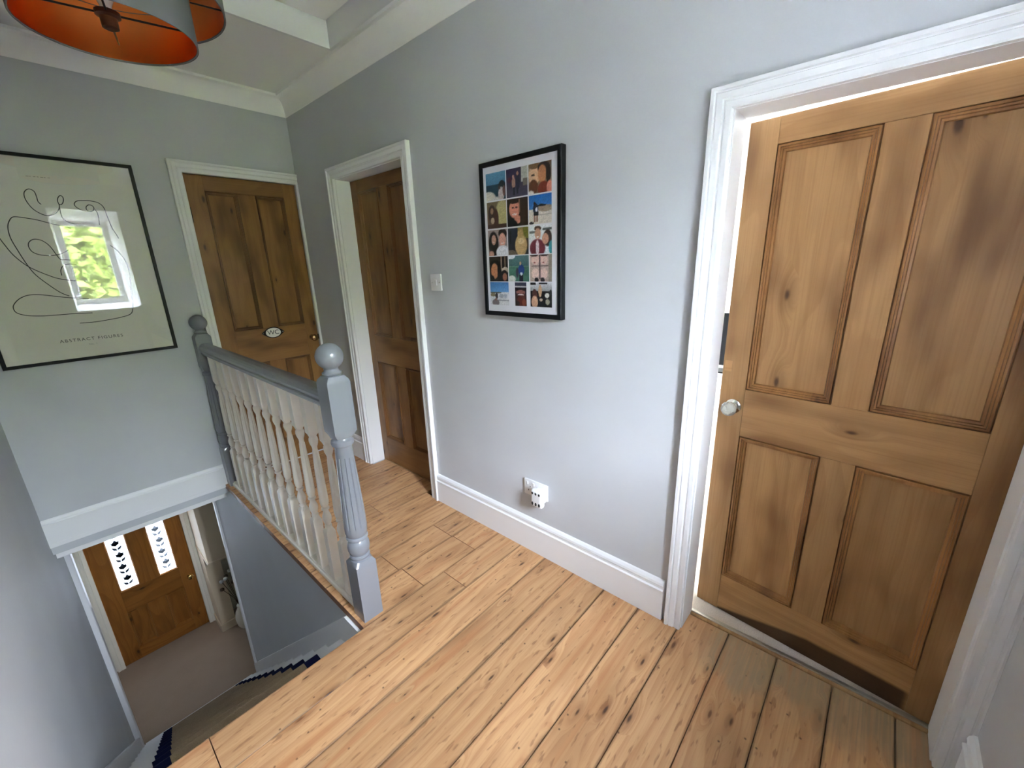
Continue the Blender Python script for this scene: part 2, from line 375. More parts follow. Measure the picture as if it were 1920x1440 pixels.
for i in range(len(ys2) - 1):
    xr = 0.10 if -1.4 < ys2[i] and ys2[i + 1] < -0.5 else -0.004
    xs = [-0.846] + joints2.get(i, []) + [xr]
    for j in range(len(xs) - 1): boards.append((xs[j], xs[j + 1], ys2[i], ys2[i + 1]))
for (x0, x1, y0, y1) in boards:
    g = random.uniform(0.0011, 0.0020); dz = random.uniform(-0.0008, 0.0004); c = 0.0009
    X0, X1, Y0, Y1 = x0 + g * 0.7, x1 - g * 0.7, y0 + g, y1 - g
    V = [(X0, Y0, -0.034), (X1, Y0, -0.034), (X1, Y1, -0.034), (X0, Y1, -0.034),
         (X0, Y0, dz - c), (X1, Y0, dz - c), (X1, Y1, dz - c), (X0, Y1, dz - c),
         (X0 + c, Y0 + c, dz), (X1 - c, Y0 + c, dz), (X1 - c, Y1 - c, dz), (X0 + c, Y1 - c, dz)]
    F = [(0, 3, 2, 1)] + [(a, (a + 1) % 4, 4 + (a + 1) % 4, 4 + a) for a in range(4)] + [(4 + a, 4 + (a + 1) % 4, 8 + (a + 1) % 4, 8 + a) for a in range(4)] + [(8, 9, 10, 11)]
    obj('floorboard', V, F, FLOOR, fl)

T = 0.115
struct(boxes('wall_right', [(0, T, -0.566, 0.0, -0.03, 2.7), (0, T, -1.32, -0.566, 2.005, 2.7), (0, T, -2.925, -1.32, -0.03, 2.7),
                            (0, T, -3.66, -2.925, 1.858, 2.7), (0, T, YF, -3.66, -0.03, 2.7)], WALL), 'pale grey painted landing wall')
struct(boxes('wall_back', [(XL, -0.681, 0.0, 0.12, -0.075, 2.7), (-0.681, -0.012, 0.0, 0.12, 2.048, 2.7), (-0.012, 0.12, 0.0, 0.12, -0.03, 2.7)], WALL), 'pale grey painted end wall')
struct(boxes('wall_left', [(XL - 0.1, XL, -4.20, 0.62, HALL, 2.7)], WALL), 'pale grey painted stairwell wall')
struct(boxes('roof', [(-1.95, 3.9, -4.2, 1.5, 2.78, 2.85)], DIRT), 'roof over the upper storey')
struct(boxes('wall_lavatory', [(-0.9, -0.8, 0.12, 1.4, -0.1, 2.7), (0.115, 0.2, 0.12, 1.4, -0.1, 2.7), (-0.9, 0.2, 1.4, 1.5, -0.1, 2.7), (-0.9, 0.2, 0.12, 1.4, 2.6, 2.75), (-0.9, 0.2, 0.12, 1.5, -0.10, -0.02)], CEIL), 'white lavatory walls behind the closed door')
WX0, WX1, WZ0, WZ1 = -1.15, -0.57, 1.07, 2.19        # window opening on the room side
GX0, GX1, GZ0, GZ1 = -1.11, -0.64, 1.13, 2.10      # and at the frame
V = [(x, YF, z) for x, z in ((XL, -0.1), (0.12, -0.1), (0.12, 2.7), (XL, 2.7), (WX0, WZ0), (WX1, WZ0), (WX1, WZ1), (WX0, WZ1))]
V += [(x, -4.20, z) for x, z in ((XL, -0.1), (0.12, -0.1), (0.12, 2.7), (XL, 2.7), (WX0, WZ0), (WX1, WZ0), (WX1, WZ1), (WX0, WZ1))]
F = [(0, 1, 5, 4), (1, 2, 6, 5), (2, 3, 7, 6), (3, 0, 4, 7), (8, 9, 13, 12), (9, 10, 14, 13), (10, 11, 15, 14), (11, 8, 12, 15), (4, 5, 13, 12), (5, 6, 14, 13), (6, 7, 15, 14), (7, 4, 12, 15)]
struct(fix(obj('wall_front', V, F, WALL)), 'grey wall behind the viewer')
HX0, HX1, HY0, HY1 = -0.78, -0.135, -1.62, -0.962      # loft hatch opening
struct(boxes('ceiling', [(XL - 0.1, HX0, -4.20, 0.12, ZC, 2.75), (HX1, 0.12, -4.20, 0.12, ZC, 2.75), (HX0, HX1, HY1, 0.12, ZC, 2.75), (HX0, HX1, -4.20, HY0, ZC, 2.75)], CEIL), 'white plaster ceiling')
cv = [(0.0, 2.473), (0.004, 2.473), (0.006, 2.482)]
for k in range(1, 8):
    a = math.radians(90 * k / 8); cv.append((0.006 + 0.058 * (1 - math.cos(a)), 2.482 + 0.088 * math.sin(a)))
cv += [(0.064, 2.571), (0.076, 2.572), (0.078, ZC), (0.0, ZC)]
struct(ring('trim_1', XL, 0.0, YF, 0.0, cv, CEIL, plan=True, smooth=30), 'white plaster coving')

# skirtings
SK = [(0, 0), (0.018, 0), (0.018, 0.136), (0.0215, 0.139), (0.0215, 0.146), (0.014, 0.15), (0.0145, 0.160), (0.017, 0.166), (0.015, 0.176), (0.008, 0.185), (0.0, 0.188)]
struct(extrude('baseboard_right', SK, (0, -1.387), (0, -2.848), (-1, 0), WHITE), 'white moulded skirting on the long wall')
struct(extrude('baseboard_corner', SK, (0, -0.002), (0, -0.500), (-1, 0), WHITE), 'white moulded skirting in the corner')
SKA = [(0, -0.022), (0.02, -0.022), (0.02, 0.0), (0.0185, 0.002), (0.0185, 0.122), (0.012, 0.126), (0.012, 0.134), (0.007, 0.144), (0.0, 0.148)]
struct(extrude('baseboard_back', SKA, (XL, 0.0), (-0.83, 0.0), (0, -1), WHITE), 'white skirting along the end wall above the stairwell')
struct(extrude('baseboard_front', SK, (XL, YF), (-0.03, YF), (0, 1), WHITE), 'white skirting on the wall behind the viewer')
struct(extrude('baseboard_left', SK, (XL, YF), (XL, -1.93), (1, 0), WHITE), 'white skirting on the stairwell wall')

# architraves
AR = [(0.0, 0.0), (0.0, 0.017), (0.004, 0.019), (0.020, 0.019), (0.022, 0.0165), (0.026, 0.0165), (0.030, 0.0215), (0.046, 0.0235), (0.048, 0.021), (0.051, 0.021), (0.054, 0.027), (0.064, 0.027), (0.066, 0.024), (0.066, 0.0)]
t = struct(ushape('trim_2', 0.0, 0.754, 0.0, 2.005, AR, WHITE), 'white architrave of the middle door'); t.location = (0, -0.566, 0); t.rotation_euler = (0, 0, RB)
AR3 = [(a * 0.93, h) for a, h in AR]
t = struct(ushape('trim_3', 0.0, 0.735, 0.0, 1.855, AR3, WHITE), 'white architrave of the ajar door'); t.location = (0, -2.925, 0); t.rotation_euler = (0, 0, RB)
# lavatory door: left leg and head only, the right leg is a thin strip in the corner
V, F = [], []
for o, h in AR: V += [(-0.681 - o, -h, 0.0), (-0.681 - o, -h, 2.046 + o), (-0.001, -h, 2.046 + o)]
k = len(AR)
for i in range(k - 1):
    for j in range(2): F.append((i * 3 + j, i * 3 + j + 1, i * 3 + 4 + j, i * 3 + 3 + j))
F += [tuple(i * 3 for i in range(k)), tuple(i * 3 + 2 for i in range(k))]
struct(fix(obj('trim_4', V, F, WHITE)), 'cream white architrave of the lavatory door')
struct(box('trim_5', (-0.017, -0.001, -0.022, -0.0005, 0.0, 2.046), WHITE), 'thin white strip in the corner by the lavatory door')
# door linings
def lining(name, W, H, D, label):
    o = struct(boxes(name, [(0.0, 0.004, 0, D, 0, H), (W - 0.004, W, 0, D, 0, H), (0.004, W - 0.004, 0, D, H - 0.004, H)], WHITE), label)
    return o
t = lining('trim_6', 0.754, 2.005, 0.115, 'white lining of the middle door'); t.location = (0.0, -0.566, 0); t.rotation_euler = (0, 0, RB)
t = lining('trim_7', 0.735, 1.858, 0.115, 'white lining of the ajar door'); t.location = (0.0, -2.925, 0); t.rotation_euler = (0, 0, RB)

# loft hatch
HM = [(-0.040, ZC - 0.001), (-0.040, ZC - 0.014), (-0.030, ZC - 0.014), (-0.028, ZC - 0.024), (-0.016, ZC - 0.024), (-0.013, ZC - 0.036), (0.004, ZC - 0.036), (0.004, 2.70), (-0.002, 2.70), (-0.002, ZC - 0.001)]
struct(ring('trim_8', HX0, HX1, HY0, HY1, HM, WHITE, plan=True), 'white moulded frame round the loft hatch')
lh = struct(box('loft_hatch', (HX0 + 0.012, HX1 - 0.012, HY0 + 0.012, HY1 - 0.012, 2.665, 2.69), CEIL, None, 0.002), 'white loft hatch panel in the ceiling')
box('hatch_catch', (-0.30, -0.285, -1.34, -1.30, 2.652, 2.665), IRON, lh)
struct(boxes('loft_void', [(HX0 - 0.02, HX1 + 0.02, HY0 - 0.02, HY1 + 0.02, 2.70, 2.76)], DIRT), 'dark loft space above the hatch')

# ------------------------------------------------------------------ panelled doors
PM = [(0.0, 0.0), (0.0008, -0.006), (0.0036, -0.006), (0.0045, 0.0025), (0.0095, 0.003), (0.0110, -0.0025), (0.0150, -0.003), (0.0170, -0.008), (0.0225, -0.0095), (0.0250, -0.0155), (0.0, -0.0155)]
def panel_door(name, loc, rz, W, H, us, vsp, mv, mh, label, glazed=False, z0=0.008, mscale=1.0, mm=None, mb=None):
    # us = panel columns, vsp = panel rows (lower, upper); every stile, rail, muntin, panel and moulding is a part
    d = empty(name, loc, rz); struct(d, label); TH = 0.036
    c = 0.0012
    box('stile', (0.0, us[0][0], 0, TH, z0, H), mv, d, c); box('stile', (us[-1][1], W, 0, TH, z0, H), mv, d, c)
    rows = [z0] + [v for r in vsp for v in r] + [H]
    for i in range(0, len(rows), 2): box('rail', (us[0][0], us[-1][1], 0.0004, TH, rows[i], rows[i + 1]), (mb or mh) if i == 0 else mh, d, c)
    for r in vsp: box('muntin', (us[0][1], us[1][0], 0.0002, TH, r[0], r[1]), mv, d, c)
    for ri, r in enumerate(vsp):
        for (u0, u1) in us:
            pf = [(a * mscale, h) for a, h in PM]
            if glazed and ri == 1:
                ring('glazing_bead', u0, u1, r[0], r[1], [(0, 0), (0.004, 0.003), (0.012, -0.004), (0.012, -0.03), (0, -0.03)], mv, d)
                yield_panes.append((d, u0, u1, r[0], r[1]))
            else:
                box('panel', (u0, u1, 0.0155, TH - 0.008, r[0], r[1]), mv, d)
                ring('moulding', u0, u1, r[0], r[1], pf, mm or mv, d)
    return d
yield_panes = []

# lavatory door
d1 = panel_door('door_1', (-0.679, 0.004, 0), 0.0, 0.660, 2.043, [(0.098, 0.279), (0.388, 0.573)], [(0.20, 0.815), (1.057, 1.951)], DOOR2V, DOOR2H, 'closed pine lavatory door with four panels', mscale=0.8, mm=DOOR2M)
lathe('knob', [(0.021, 0.0), (0.021, -0.003), (0.009, -0.006), (0.008, -0.03), (0.014, -0.034), (0.0235, -0.042), (0.026, -0.052), (0.022, -0.063), (0.010, -0.069), (0.001, -0.070)], BRASS, d1, 24, 'Y', (0.612, 0.0, 0.945))
box('latch_keep', (0.657, 0.664, -0.012, 0.0, 0.925, 0.965), IRON, d1, 0.001)
for z in (1.76, 0.25):
    h = box('hinge', (-0.003, 0.006, -0.006, 0.002, z, z + 0.09), IRON, d1, 0.001)
# middle door
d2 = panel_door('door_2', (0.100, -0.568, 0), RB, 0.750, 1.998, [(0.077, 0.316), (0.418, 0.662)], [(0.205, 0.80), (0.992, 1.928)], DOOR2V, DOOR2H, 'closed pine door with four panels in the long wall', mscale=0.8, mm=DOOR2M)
k2 = lathe('knob', [(0.020, 0.0), (0.020, -0.004), (0.008, -0.007), (0.008, -0.026), (0.016, -0.030), (0.025, -0.040), (0.026, -0.050), (0.019, -0.060), (0.001, -0.064)], BRASS, d2, 24, 'Y', (0.705, 0.0, 0.915))
# ajar bedroom door, hinged on the right
ang = math.atan2(-3.678 + 2.922, 0.121 - 0.2)
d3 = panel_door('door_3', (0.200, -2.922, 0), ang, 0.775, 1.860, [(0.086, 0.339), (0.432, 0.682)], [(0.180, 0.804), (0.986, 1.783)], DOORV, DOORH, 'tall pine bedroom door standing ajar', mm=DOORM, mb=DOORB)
lathe('knob_rose', [(0.027, 0.0), (0.027, -0.004), (0.022, -0.008), (0.012, -0.010), (0.011, -0.026), (0.001, -0.026)], CHROME, d3, 32, 'Y', (0.052, 0.0, 0.915))
kp = [(0.011, -0.024), (0.018, -0.029), (0.026, -0.037), (0.0275, -0.045), (0.024, -0.055), (0.016, -0.061), (0.001, -0.063)]
lathe('knob', kp, KNOBGLASS, d3, 14, 'Y', (0.052, 0.0, 0.915), smooth=12)
box('latch_patch', (0.006, 0.032, -0.0007, 0.002, 1.045, 1.085), DOORH, d3)

# thresholds
th = struct(box('trim_9', (0.094, 0.112, -3.66, -2.93, -0.03, 0.006), wood('threshold_pine', 'X', rgb(176, 140, 98), rgb(150, 112, 72), rgb(120, 86, 52), rgb(60, 40, 24), knots=0.1), None, 0.003), 'worn wooden threshold of the ajar door')
struct(box('trim_10', (0.106, 0.124, -3.66, -2.93, -0.01, 0.0105), STEEL, None, 0.003, 2), 'metal carpet bar in the bedroom doorway')
struct(box('trim_11', (0.098, 0.118, -1.318, -0.57, -0.03, 0.004), bpy.data.materials['threshold_pine'], None, 0.002), 'wooden threshold of the middle door')

# window behind the viewer
wn = struct(empty('window_1', (GX0, -4.14, GZ0)), 'white casement window behind the viewer')
WW, WH = GX1 - GX0, GZ1 - GZ0
V = [(WX0 - GX0, 0.4255, WZ0 - GZ0), (WX1 - GX0, 0.4255, WZ0 - GZ0), (WX1 - GX0, 0.4255, WZ1 - GZ0), (WX0 - GX0, 0.4255, WZ1 - GZ0), (0, 0, 0), (WW, 0, 0), (WW, 0, WH), (0, 0, WH)]
V += [(x + (-0.02 if x < 0.2 else 0.02), y - 0.02, z + (-0.02 if z < 0.4 else 0.02)) for x, y, z in V]
obj('splayed_reveal', V, [(j, (j + 1) % 4, 4 + (j + 1) % 4, 4 + j) for j in range(4)] + [(8 + j, 12 + j, 12 + (j + 1) % 4, 8 + (j + 1) % 4) for j in range(4)], WHITE, wn)
ring('window_frame', 0, WW, 0, WH, [(-0.03, 0.045), (0.03, 0.045), (0.03, 0.0), (-0.03, 0.0)], WHITE, wn)
ring('window_sash', 0.026, WW - 0.026, 0.026, WH - 0.026, [(0, 0.035), (0.030, 0.035), (0.030, 0.008), (0, 0.008)], WHITE, wn)
box('window_pane', (0.05, WW - 0.05, -0.024, -0.020, 0.05, WH - 0.05), GLASS, wn)
hd = box('window_handle', (WW * 0.5 - 0.05, WW * 0.5 + 0.05, -0.004, 0.02, 0.035, 0.047), WHITE, wn, 0.004)

# ------------------------------------------------------------------ lower storey
struct(boxes('floor_hall', [(-1.80, 0.12, -2.0, 2.45, HALL - 0.05, HALL)], HALLCARPET), 'taupe carpeted hall floor downstairs')
struct(boxes('wall_spandrel', [(-0.83, -0.735, -1.90, 0.62, HALL, -0.036)], WALL), 'grey wall beside the stairs under the landing')
struct(boxes('wall_hall_left', [(-1.88, -1.78, 0.50, 2.30, HALL, -0.1), (-1.78, XL, 0.58, 0.62, HALL, -0.1)], CREAM), 'cream wall of the hall downstairs')
struct(boxes('wall_hall_right', [(0.05, 0.15, -2.0, 2.30, HALL, -0.06)], CREAM), 'cream far wall of the hall downstairs')
struct(boxes('wall_hall_front', [(-1.88, -1.695, 2.16, 2.30, HALL, -0.1), (-0.93, 0.12, 2.16, 2.30, HALL, -0.1), (-1.695, -0.93, 2.16, 2.30, -0.61, -0.1)], CREAM), 'cream wall round the front door')
struct(boxes('ceiling_hall', [(-1.88, 0.12, 0.1205, 2.30, -0.16, 0.03), (-0.734, 0.12, -2.0, 0.121, -0.16, -0.10)], CEIL), 'white ceiling of the hall downstairs')
struct(boxes('wall_under_stairs', [(-1.80, 0.12, -2.05, -1.935, HALL, -0.06)], WALL), 'wall under the landing')
struct(box('trim_12', (-0.8445, -0.800, 0.585, 0.635, HALL, -0.036), WHITE, None, 0.004), 'white corner bead at the end of the stair wall')
struct(box('trim_13', (XL - 0.02, XL + 0.030, 0.50, 0.640, HALL, -0.10), WHITE, None, 0.004), 'white door stop at the foot of the stairs')
# front door and its frame
d4 = panel_door('door_4', (-1.690, 2.165, HALL), 0.0, 0.758, 1.985, [(0.140, 0.305), (0.460, 0.630)], [(0.15, 0.61), (0.865, 1.75)], FRONTV, FRONTH, 'brown panelled front door with two etched glass panes', glazed=True)
lathe('knob', [(0.024, 0.0), (0.024, -0.004), (0.010, -0.008), (0.010, -0.03), (0.022, -0.038), (0.030, -0.05), (0.026, -0.062), (0.012, -0.07), (0.001, -0.071)], plain('polished_brass', rgb(214, 178, 110), 0.15, 1.0), d4, 24, 'Y', (0.706, 0.0, 0.715))
for (d, u0, u1, v0, v1) in yield_panes:
    pn = box('pane', (u0 + 0.004, u1 - 0.004, 0.012, 0.018, v0 + 0.004, v1 - 0.004), FROST, d)
    V, F = [], []
    def leafq(x, z, a, ln, wd):
        ca, sa = math.cos(a), math.sin(a); n = len(V)
        for (p, q) in ((0, 0), (ln * 0.35, wd), (ln, 0), (ln * 0.35, -wd)): V.append((x + ca * p - sa * q, 0.0112, z + sa * p + ca * q))
        F.append((n, n + 1, n + 2, n + 3))
    uc = (u0 + u1) / 2; z = v0 + 0.05; s = 1
    while z < v1 - 0.1:
        leafq(uc, z, math.radians(90 + 40), 0.068, 0.015); leafq(uc, z, math.radians(90 - 40), 0.068, 0.015)
        leafq(uc + 0.004 * s, z + 0.05, math.radians(90), 0.075, 0.034); leafq(uc + 0.004 * s, z + 0.058, math.radians(90 + 34), 0.062, 0.016); leafq(uc + 0.004 * s, z + 0.058, math.radians(90 - 34), 0.062, 0.016)
        z += 0.14; s = -s
    obj('etched_tulips', V, F, ETCH if u0 < 0.3 else ETCH2, pn)
t = struct(ushape('trim_14', 0.0, 0.765, 0.0, 1.995, [(0, 0), (0, 0.02), (0.03, 0.024), (0.034, 0.018), (0.055, 0.028), (0.062, 0.028), (0.062, 0.0)], CREAM), 'cream architrave of the front door'); t.location = (-1.694, 2.16, HALL)
struct(box('trim_17', (-1.72, -0.90, 2.172, 2.32, HALL - 0.01, HALL + 0.018), FRONTH), 'front door sill')
struct(boxes('trim_15', [(-1.72, -1.675, 2.204, 2.29, HALL, -0.61), (-0.947, -0.90, 2.204, 2.29, HALL, -0.61), (-1.72, -0.90, 2.204, 2.29, -0.64, -0.58)], FRONTV), 'front door frame')
struct(boxes('trim_16', [(-0.70, -0.665, 0.043, 0.115, 0, 2.05), (-0.03, -0.0, 0.043, 0.115, 0, 2.05), (-0.70, 0.0, 0.043, 0.115, 2.02, 2.06)], WHITE), 'lavatory door stop')
# boxed-in meter cupboard beside the front door
BEIGE = paint('beige_paint', rgb(222, 204, 176), 0.4, 0.05, 40.0, 0.02, 0.4)
mb = tag(empty('meter_cupboard', (-0.865, 1.866, HALL)), 'tall beige boxing in the corner beside the front door downstairs', 'cupboard')
box('lower_box', (0.0, 0.145, 0.0, 0.293, 0.0, 1.06), BEIGE, mb, 0.003)
box('upper_box', (0.006, 0.40, -0.215, 0.293, 1.06, 2.44), BEIGE, mb, 0.003)
box('ledge', (-0.004, 0.41, -0.225, 0.293, 1.04, 1.062), BEIGE, mb, 0.003)
box('plinth', (-0.010, 0.155, -0.010, 0.293, 0.0, 0.10), BEIGE, mb, 0.003)

# stairs: 13 risers down to the hall
N, RISE, GO, Y0 = 13, 0.2, 0.2263, -1.915
st = struct(empty('staircase', (0, 0, 0)), 'white painted staircase going down to the hall')
for i in range(1, N):
    y = Y0 + GO * (i - 1)
    box('tread', (XL + 0.026, -0.857, y - 0.01, y + GO + 0.0, -RISE * i - 0.025, -RISE * i), WHITE, st, 0.004)
for i in range(N):
    y = Y0 + GO * i
    box('riser', (XL + 0.026, -0.857, y - 0.030, y - 0.014, -RISE * (i + 1) + 0.001, -RISE * i - 0.026 if i else -0.036), WHITE, st)
for nm, x0, x1 in (('string', XL, XL + 0.026), ('string', -0.857, -0.8305)):
    s = RISE / GO; top = lambda y: -(y - Y0) * s + 0.10
    ya, yb = -1.895, 0.57
    P = [(ya, min(top(ya), -0.037)), (-1.76, min(top(-1.76), -0.037)), (yb, top(yb)), (yb, HALL), (0.30, HALL), (ya, top(ya) - 0.50)]
    V = [(x0, a, b) for a, b in P] + [(x1, a, b) for a, b in P]; k = len(P)
    fix(obj(nm, V, [(i, (i + 1) % k, k + (i + 1) % k, k + i) for i in range(k)] + [tuple(range(k)), tuple(range(k, 2 * k))], WHITE, st))
    PB = [(ya, P[0][1] + 0.0), (-1.76, P[1][1]), (yb, P[2][1]), (yb, P[2][1] + 0.018), (-1.74, min(top(-1.74) + 0.02, -0.037))]
# runner: one ribbon over treads and risers with navy borders
def ribbon(name, x0, x1, mat, parent, lift):
    V, F = [], []
    pts = [(Y0 - 0.014 + 0.001, -0.04)]
    for i in range(1, N - 1):
        y = Y0 + GO * (i - 1)
        pts += [(y - 0.013 + 0.0, -RISE * i + lift), (y + GO - 0.006, -RISE * i + lift), (y + GO + lift + 0.002, -RISE * i - 0.006), (y + GO + lift + 0.002, -RISE * i - 0.024), (y + GO - 0.012 + lift, -RISE * i - 0.03)]
    pts = [(a, b) for a, b in pts] + [(Y0 + GO * (N - 2) - 0.012 + lift, -RISE * (N - 1) + 0.004)]
    for a, b in pts: V += [(x0, a, b), (x1, a, b)]
    for i in range(len(pts) - 1): F.append((2 * i, 2 * i + 1, 2 * i + 3, 2 * i + 2))
    o = obj(name, V, F, mat, parent)
    md = o.modifiers.new('thickness', 'SOLIDIFY'); md.thickness = 0.003; md.offset = 0
    return o
rn = tag(empty('stair_runner', (0, 0, 0)), 'beige woven stair runner with navy blue edges running down the stairs', 'carpet')
ribbon('runner_field', -1.497, -1.030, RUNNER, rn, 0.004)
ribbon('runner_border', -1.030, -0.972, NAVY, rn, 0.005); ribbon('runner_border', -1.555, -1.497, NAVY, rn, 0.005)

# dried flowers half hidden behind the stair wall
pl = tag(empty('flower_vase', (-0.655, 1.76, HALL)), 'pale vase of dried flowers half hidden behind the stair wall downstairs', 'vase')
lathe('vase_body', [(0.05, 0.0), (0.075, 0.05), (0.085, 0.14), (0.07, 0.22), (0.04, 0.28), (0.045, 0.31)], CREAM, pl, 24)
for k in range(9):
    a = k * 2.4; rr = 0.05 + 0.035 * (k % 3); top_ = Vector((rr * math.cos(a) - 0.05, rr * math.sin(a), 0.62 + 0.05 * (k % 4)))
    stem = tube('stem', [(0, 0, 0.26), (top_.x * 0.4, top_.y * 0.4, 0.45), top_], 0.003, BARK, pl, 5)
    bpy.ops.mesh.primitive_ico_sphere_add(subdivisions=1, radius=0.024, location=(0, 0, 0)); f = bpy.context.object
    f.name = 'flower_head'; f.data.name = 'flower_head'; f.data.materials.append(PLASTIC if k % 2 else BARK); f.parent = pl; f.location = top_

# ------------------------------------------------------------------ balustrade
bl = tag(empty('balustrade', (-0.785, -0.95, 0.0)), 'grey and white wooden balustrade with two ball topped newel posts beside the stairs', 'balustrade')
def rel(o): o.matrix_parent_inverse = Matrix.Translation((0.785, 0.95, 0.0)); return o
h = 0.0435
NP = [(-0.05, h, 1, 0), (0.262, h, 1, 0), (0.272, h, 0.96, 0), (0.288, 0.040, 0.25, 0), (0.291, 0.036, 0, 0), (0.294, 0.035, 0, 0), (0.297, 0.039, 0, 0), (0.303, 0.041, 0, 0), (0.309, 0.039, 0, 0), (0.312, 0.035, 0, 0)]
for k in range(1, 8):
    a = math.pi * k / 8; NP.append((0.346 - 0.034 * math.cos(a), 0.030 + 0.0145 * math.sin(a), 0, 0))
NP += [(0.380, 0.034, 0, 0), (0.383, 0.040, 0, 0), (0.389, 0.0435, 0, 0), (0.396, 0.042, 0, 0), (0.400, 0.038, 0, 0), (0.404, 0.040, 0, 0), (0.416, 0.0435, 0, 0), (0.440, 0.0445, 0, 0), (0.447, 0.0445, 0, 0.004), (0.50, 0.0435, 0, 0.005), (0.60, 0.040, 0, 0.0048), (0.70, 0.036, 0, 0.0045), (0.748, 0.0342, 0, 0.004), (0.754, 0.034, 0, 0), (0.795, 0.0325, 0, 0), (0.799, 0.034, 0, 0), (0.803, 0.040, 0, 0), (0.812, 0.0425, 0, 0), (0.823, 0.041, 0, 0), (0.829, 0.035, 0, 0), (0.833, 0.034, 0, 0), (0.838, 0.040, 0.3, 0), (0.858, h, 0.95, 0), (0.868, h, 1, 0), (1.052, h, 1, 0), (1.062, h - 0.002, 0.95, 0), (1.077, 0.037, 0.3, 0), (1.080, 0.030, 0, 0), (1.084, 0.034, 0, 0), (1.089, 0.0345, 0, 0), (1.094, 0.028, 0, 0), (1.099, 0.0245, 0, 0), (1.103, 0.024, 0, 0)]
for k in range(1, 13):
    a = math.pi * (k + 1.4) / 14.0; NP.append((1.148 - 0.049 * math.cos(a), max(0.002, 0.049 * math.sin(a)), 0, 0))
NP.append((1.197, 0.001, 0, 0))
for y in (-1.8565, -0.0455):
    n_ = rel(turned('newel_post', NP, GREY, bl, 72, (-0.785, y, 0.0)))
    n_['label'] = 'grey newel post with ball finial, nearest' if y < -1 else 'grey newel post with ball finial against the end wall'
q = 0.0205
BP = [(0.028, q, 1, 0), (0.285, q, 1, 0), (0.293, q, 0.9, 0), (0.305, 0.0165, 0.1, 0), (0.311, 0.013, 0, 0), (0.314, 0.016, 0, 0), (0.320, 0.016, 0, 0), (0.324, 0.0125, 0, 0), (0.338, 0.0165, 0, 0), (0.355, 0.0195, 0, 0), (0.368, 0.019, 0, 0), (0.382, 0.0145, 0, 0), (0.394, 0.011, 0, 0), (0.399, 0.0115, 0, 0), (0.403, 0.0175, 0, 0), (0.411, 0.0175, 0, 0), (0.415, 0.0125, 0, 0), (0.424, 0.0165, 0, 0), (0.445, 0.0195, 0, 0), (0.45, 0.0195, 0, 0.002), (0.60, 0.0165, 0, 0.0022), (0.685, 0.0128, 0, 0.0018), (0.69, 0.0125, 0, 0), (0.70, 0.0105, 0, 0), (0.712, 0.011, 0, 0), (0.728, 0.0165, 0, 0), (0.742, 0.019, 0, 0), (0.753, 0.018, 0, 0), (0.760, 0.0145, 0, 0), (0.766, 0.0165, 0.1, 0), (0.779, q, 0.9, 0), (0.788, q, 1, 0), (0.955, q, 1, 0)]
b0 = None
for i in range(12):
    y = -1.715 + 0.1385 * i
    if b0 is None: b0 = rel(turned('baluster', BP, CREAM, bl, 24, (0, 0, 0), 8)); b = b0
    else: b = b0.copy(); COL.objects.link(b)
    b.location = (-0.785, y, 0)
HR = [(-0.024, 0.945), (0.024, 0.945), (0.026, 0.952), (0.031, 0.958), (0.031, 0.966), (0.027, 0.971), (0.031, 0.978), (0.034, 0.990), (0.031, 1.004), (0.022, 1.013), (0.0, 1.017), (-0.022, 1.013), (-0.031, 1.004), (-0.034, 0.990), (-0.031, 0.978), (-0.027, 0.971), (-0.031, 0.966), (-0.031, 0.958), (-0.026, 0.952)]
rel(extrude('handrail', HR, (-0.785, -1.815, 0), (-0.785, -0.087, 0), (1, 0), GREY, bl))
BR = [(-0.030, 0.0), (0.030, 0.0), (0.030, 0.018), (0.024, 0.022), (0.022, 0.029), (-0.022, 0.029), (-0.024, 0.022), (-0.030, 0.018)]
rel(extrude('base_rail', BR, (-0.785, -1.815, 0), (-0.785, -0.087, 0), (1, 0), CREAM, bl))

# ------------------------------------------------------------------ lavatory sign
sg = tag(empty('door_sign', (-0.339, 0.0035, 1.019)), 'small oval white enamel sign with black border on the lavatory door', 'sign')
def plate(name, a, b, y0, y1, mat, ears=0.0):
    n = 48; P = []
    for i in range(n):
        th = 2 * math.pi * i / n; x, z = a * math.cos(th), b * math.sin(th)
        if ears: x += math.copysign(ears * max(0.0, 1 - abs(z) / (b * 0.55)), x)
        P.append((x, z))
    V = [(x, y0, z) for x, z in P] + [(x, y1, z) for x, z in P]
    return fix(obj(name, V, [(i, (i + 1) % n, n + (i + 1) % n, n + i) for i in range(n)] + [tuple(range(n)), tuple(range(n, 2 * n))], mat, sg))
plate('sign_border', 0.059, 0.040, 0.0, -0.004, IRON, 0.018); plate('sign_face', 0.051, 0.034, -0.004, -0.0052, ENAMEL)
text('sign_lettering', 'WC', 0.046, plain('dark_blue_ink', rgb(50, 56, 66), 0.5), sg, (0, -0.0056, 0), 1.0, 0.0002)
for s in (-1, 1): lathe('screw', [(0.004, -0.004), (0.004, -0.0055), (0.001, -0.006)], CHROME, sg, 10, 'Y', (s * 0.066, 0, 0))

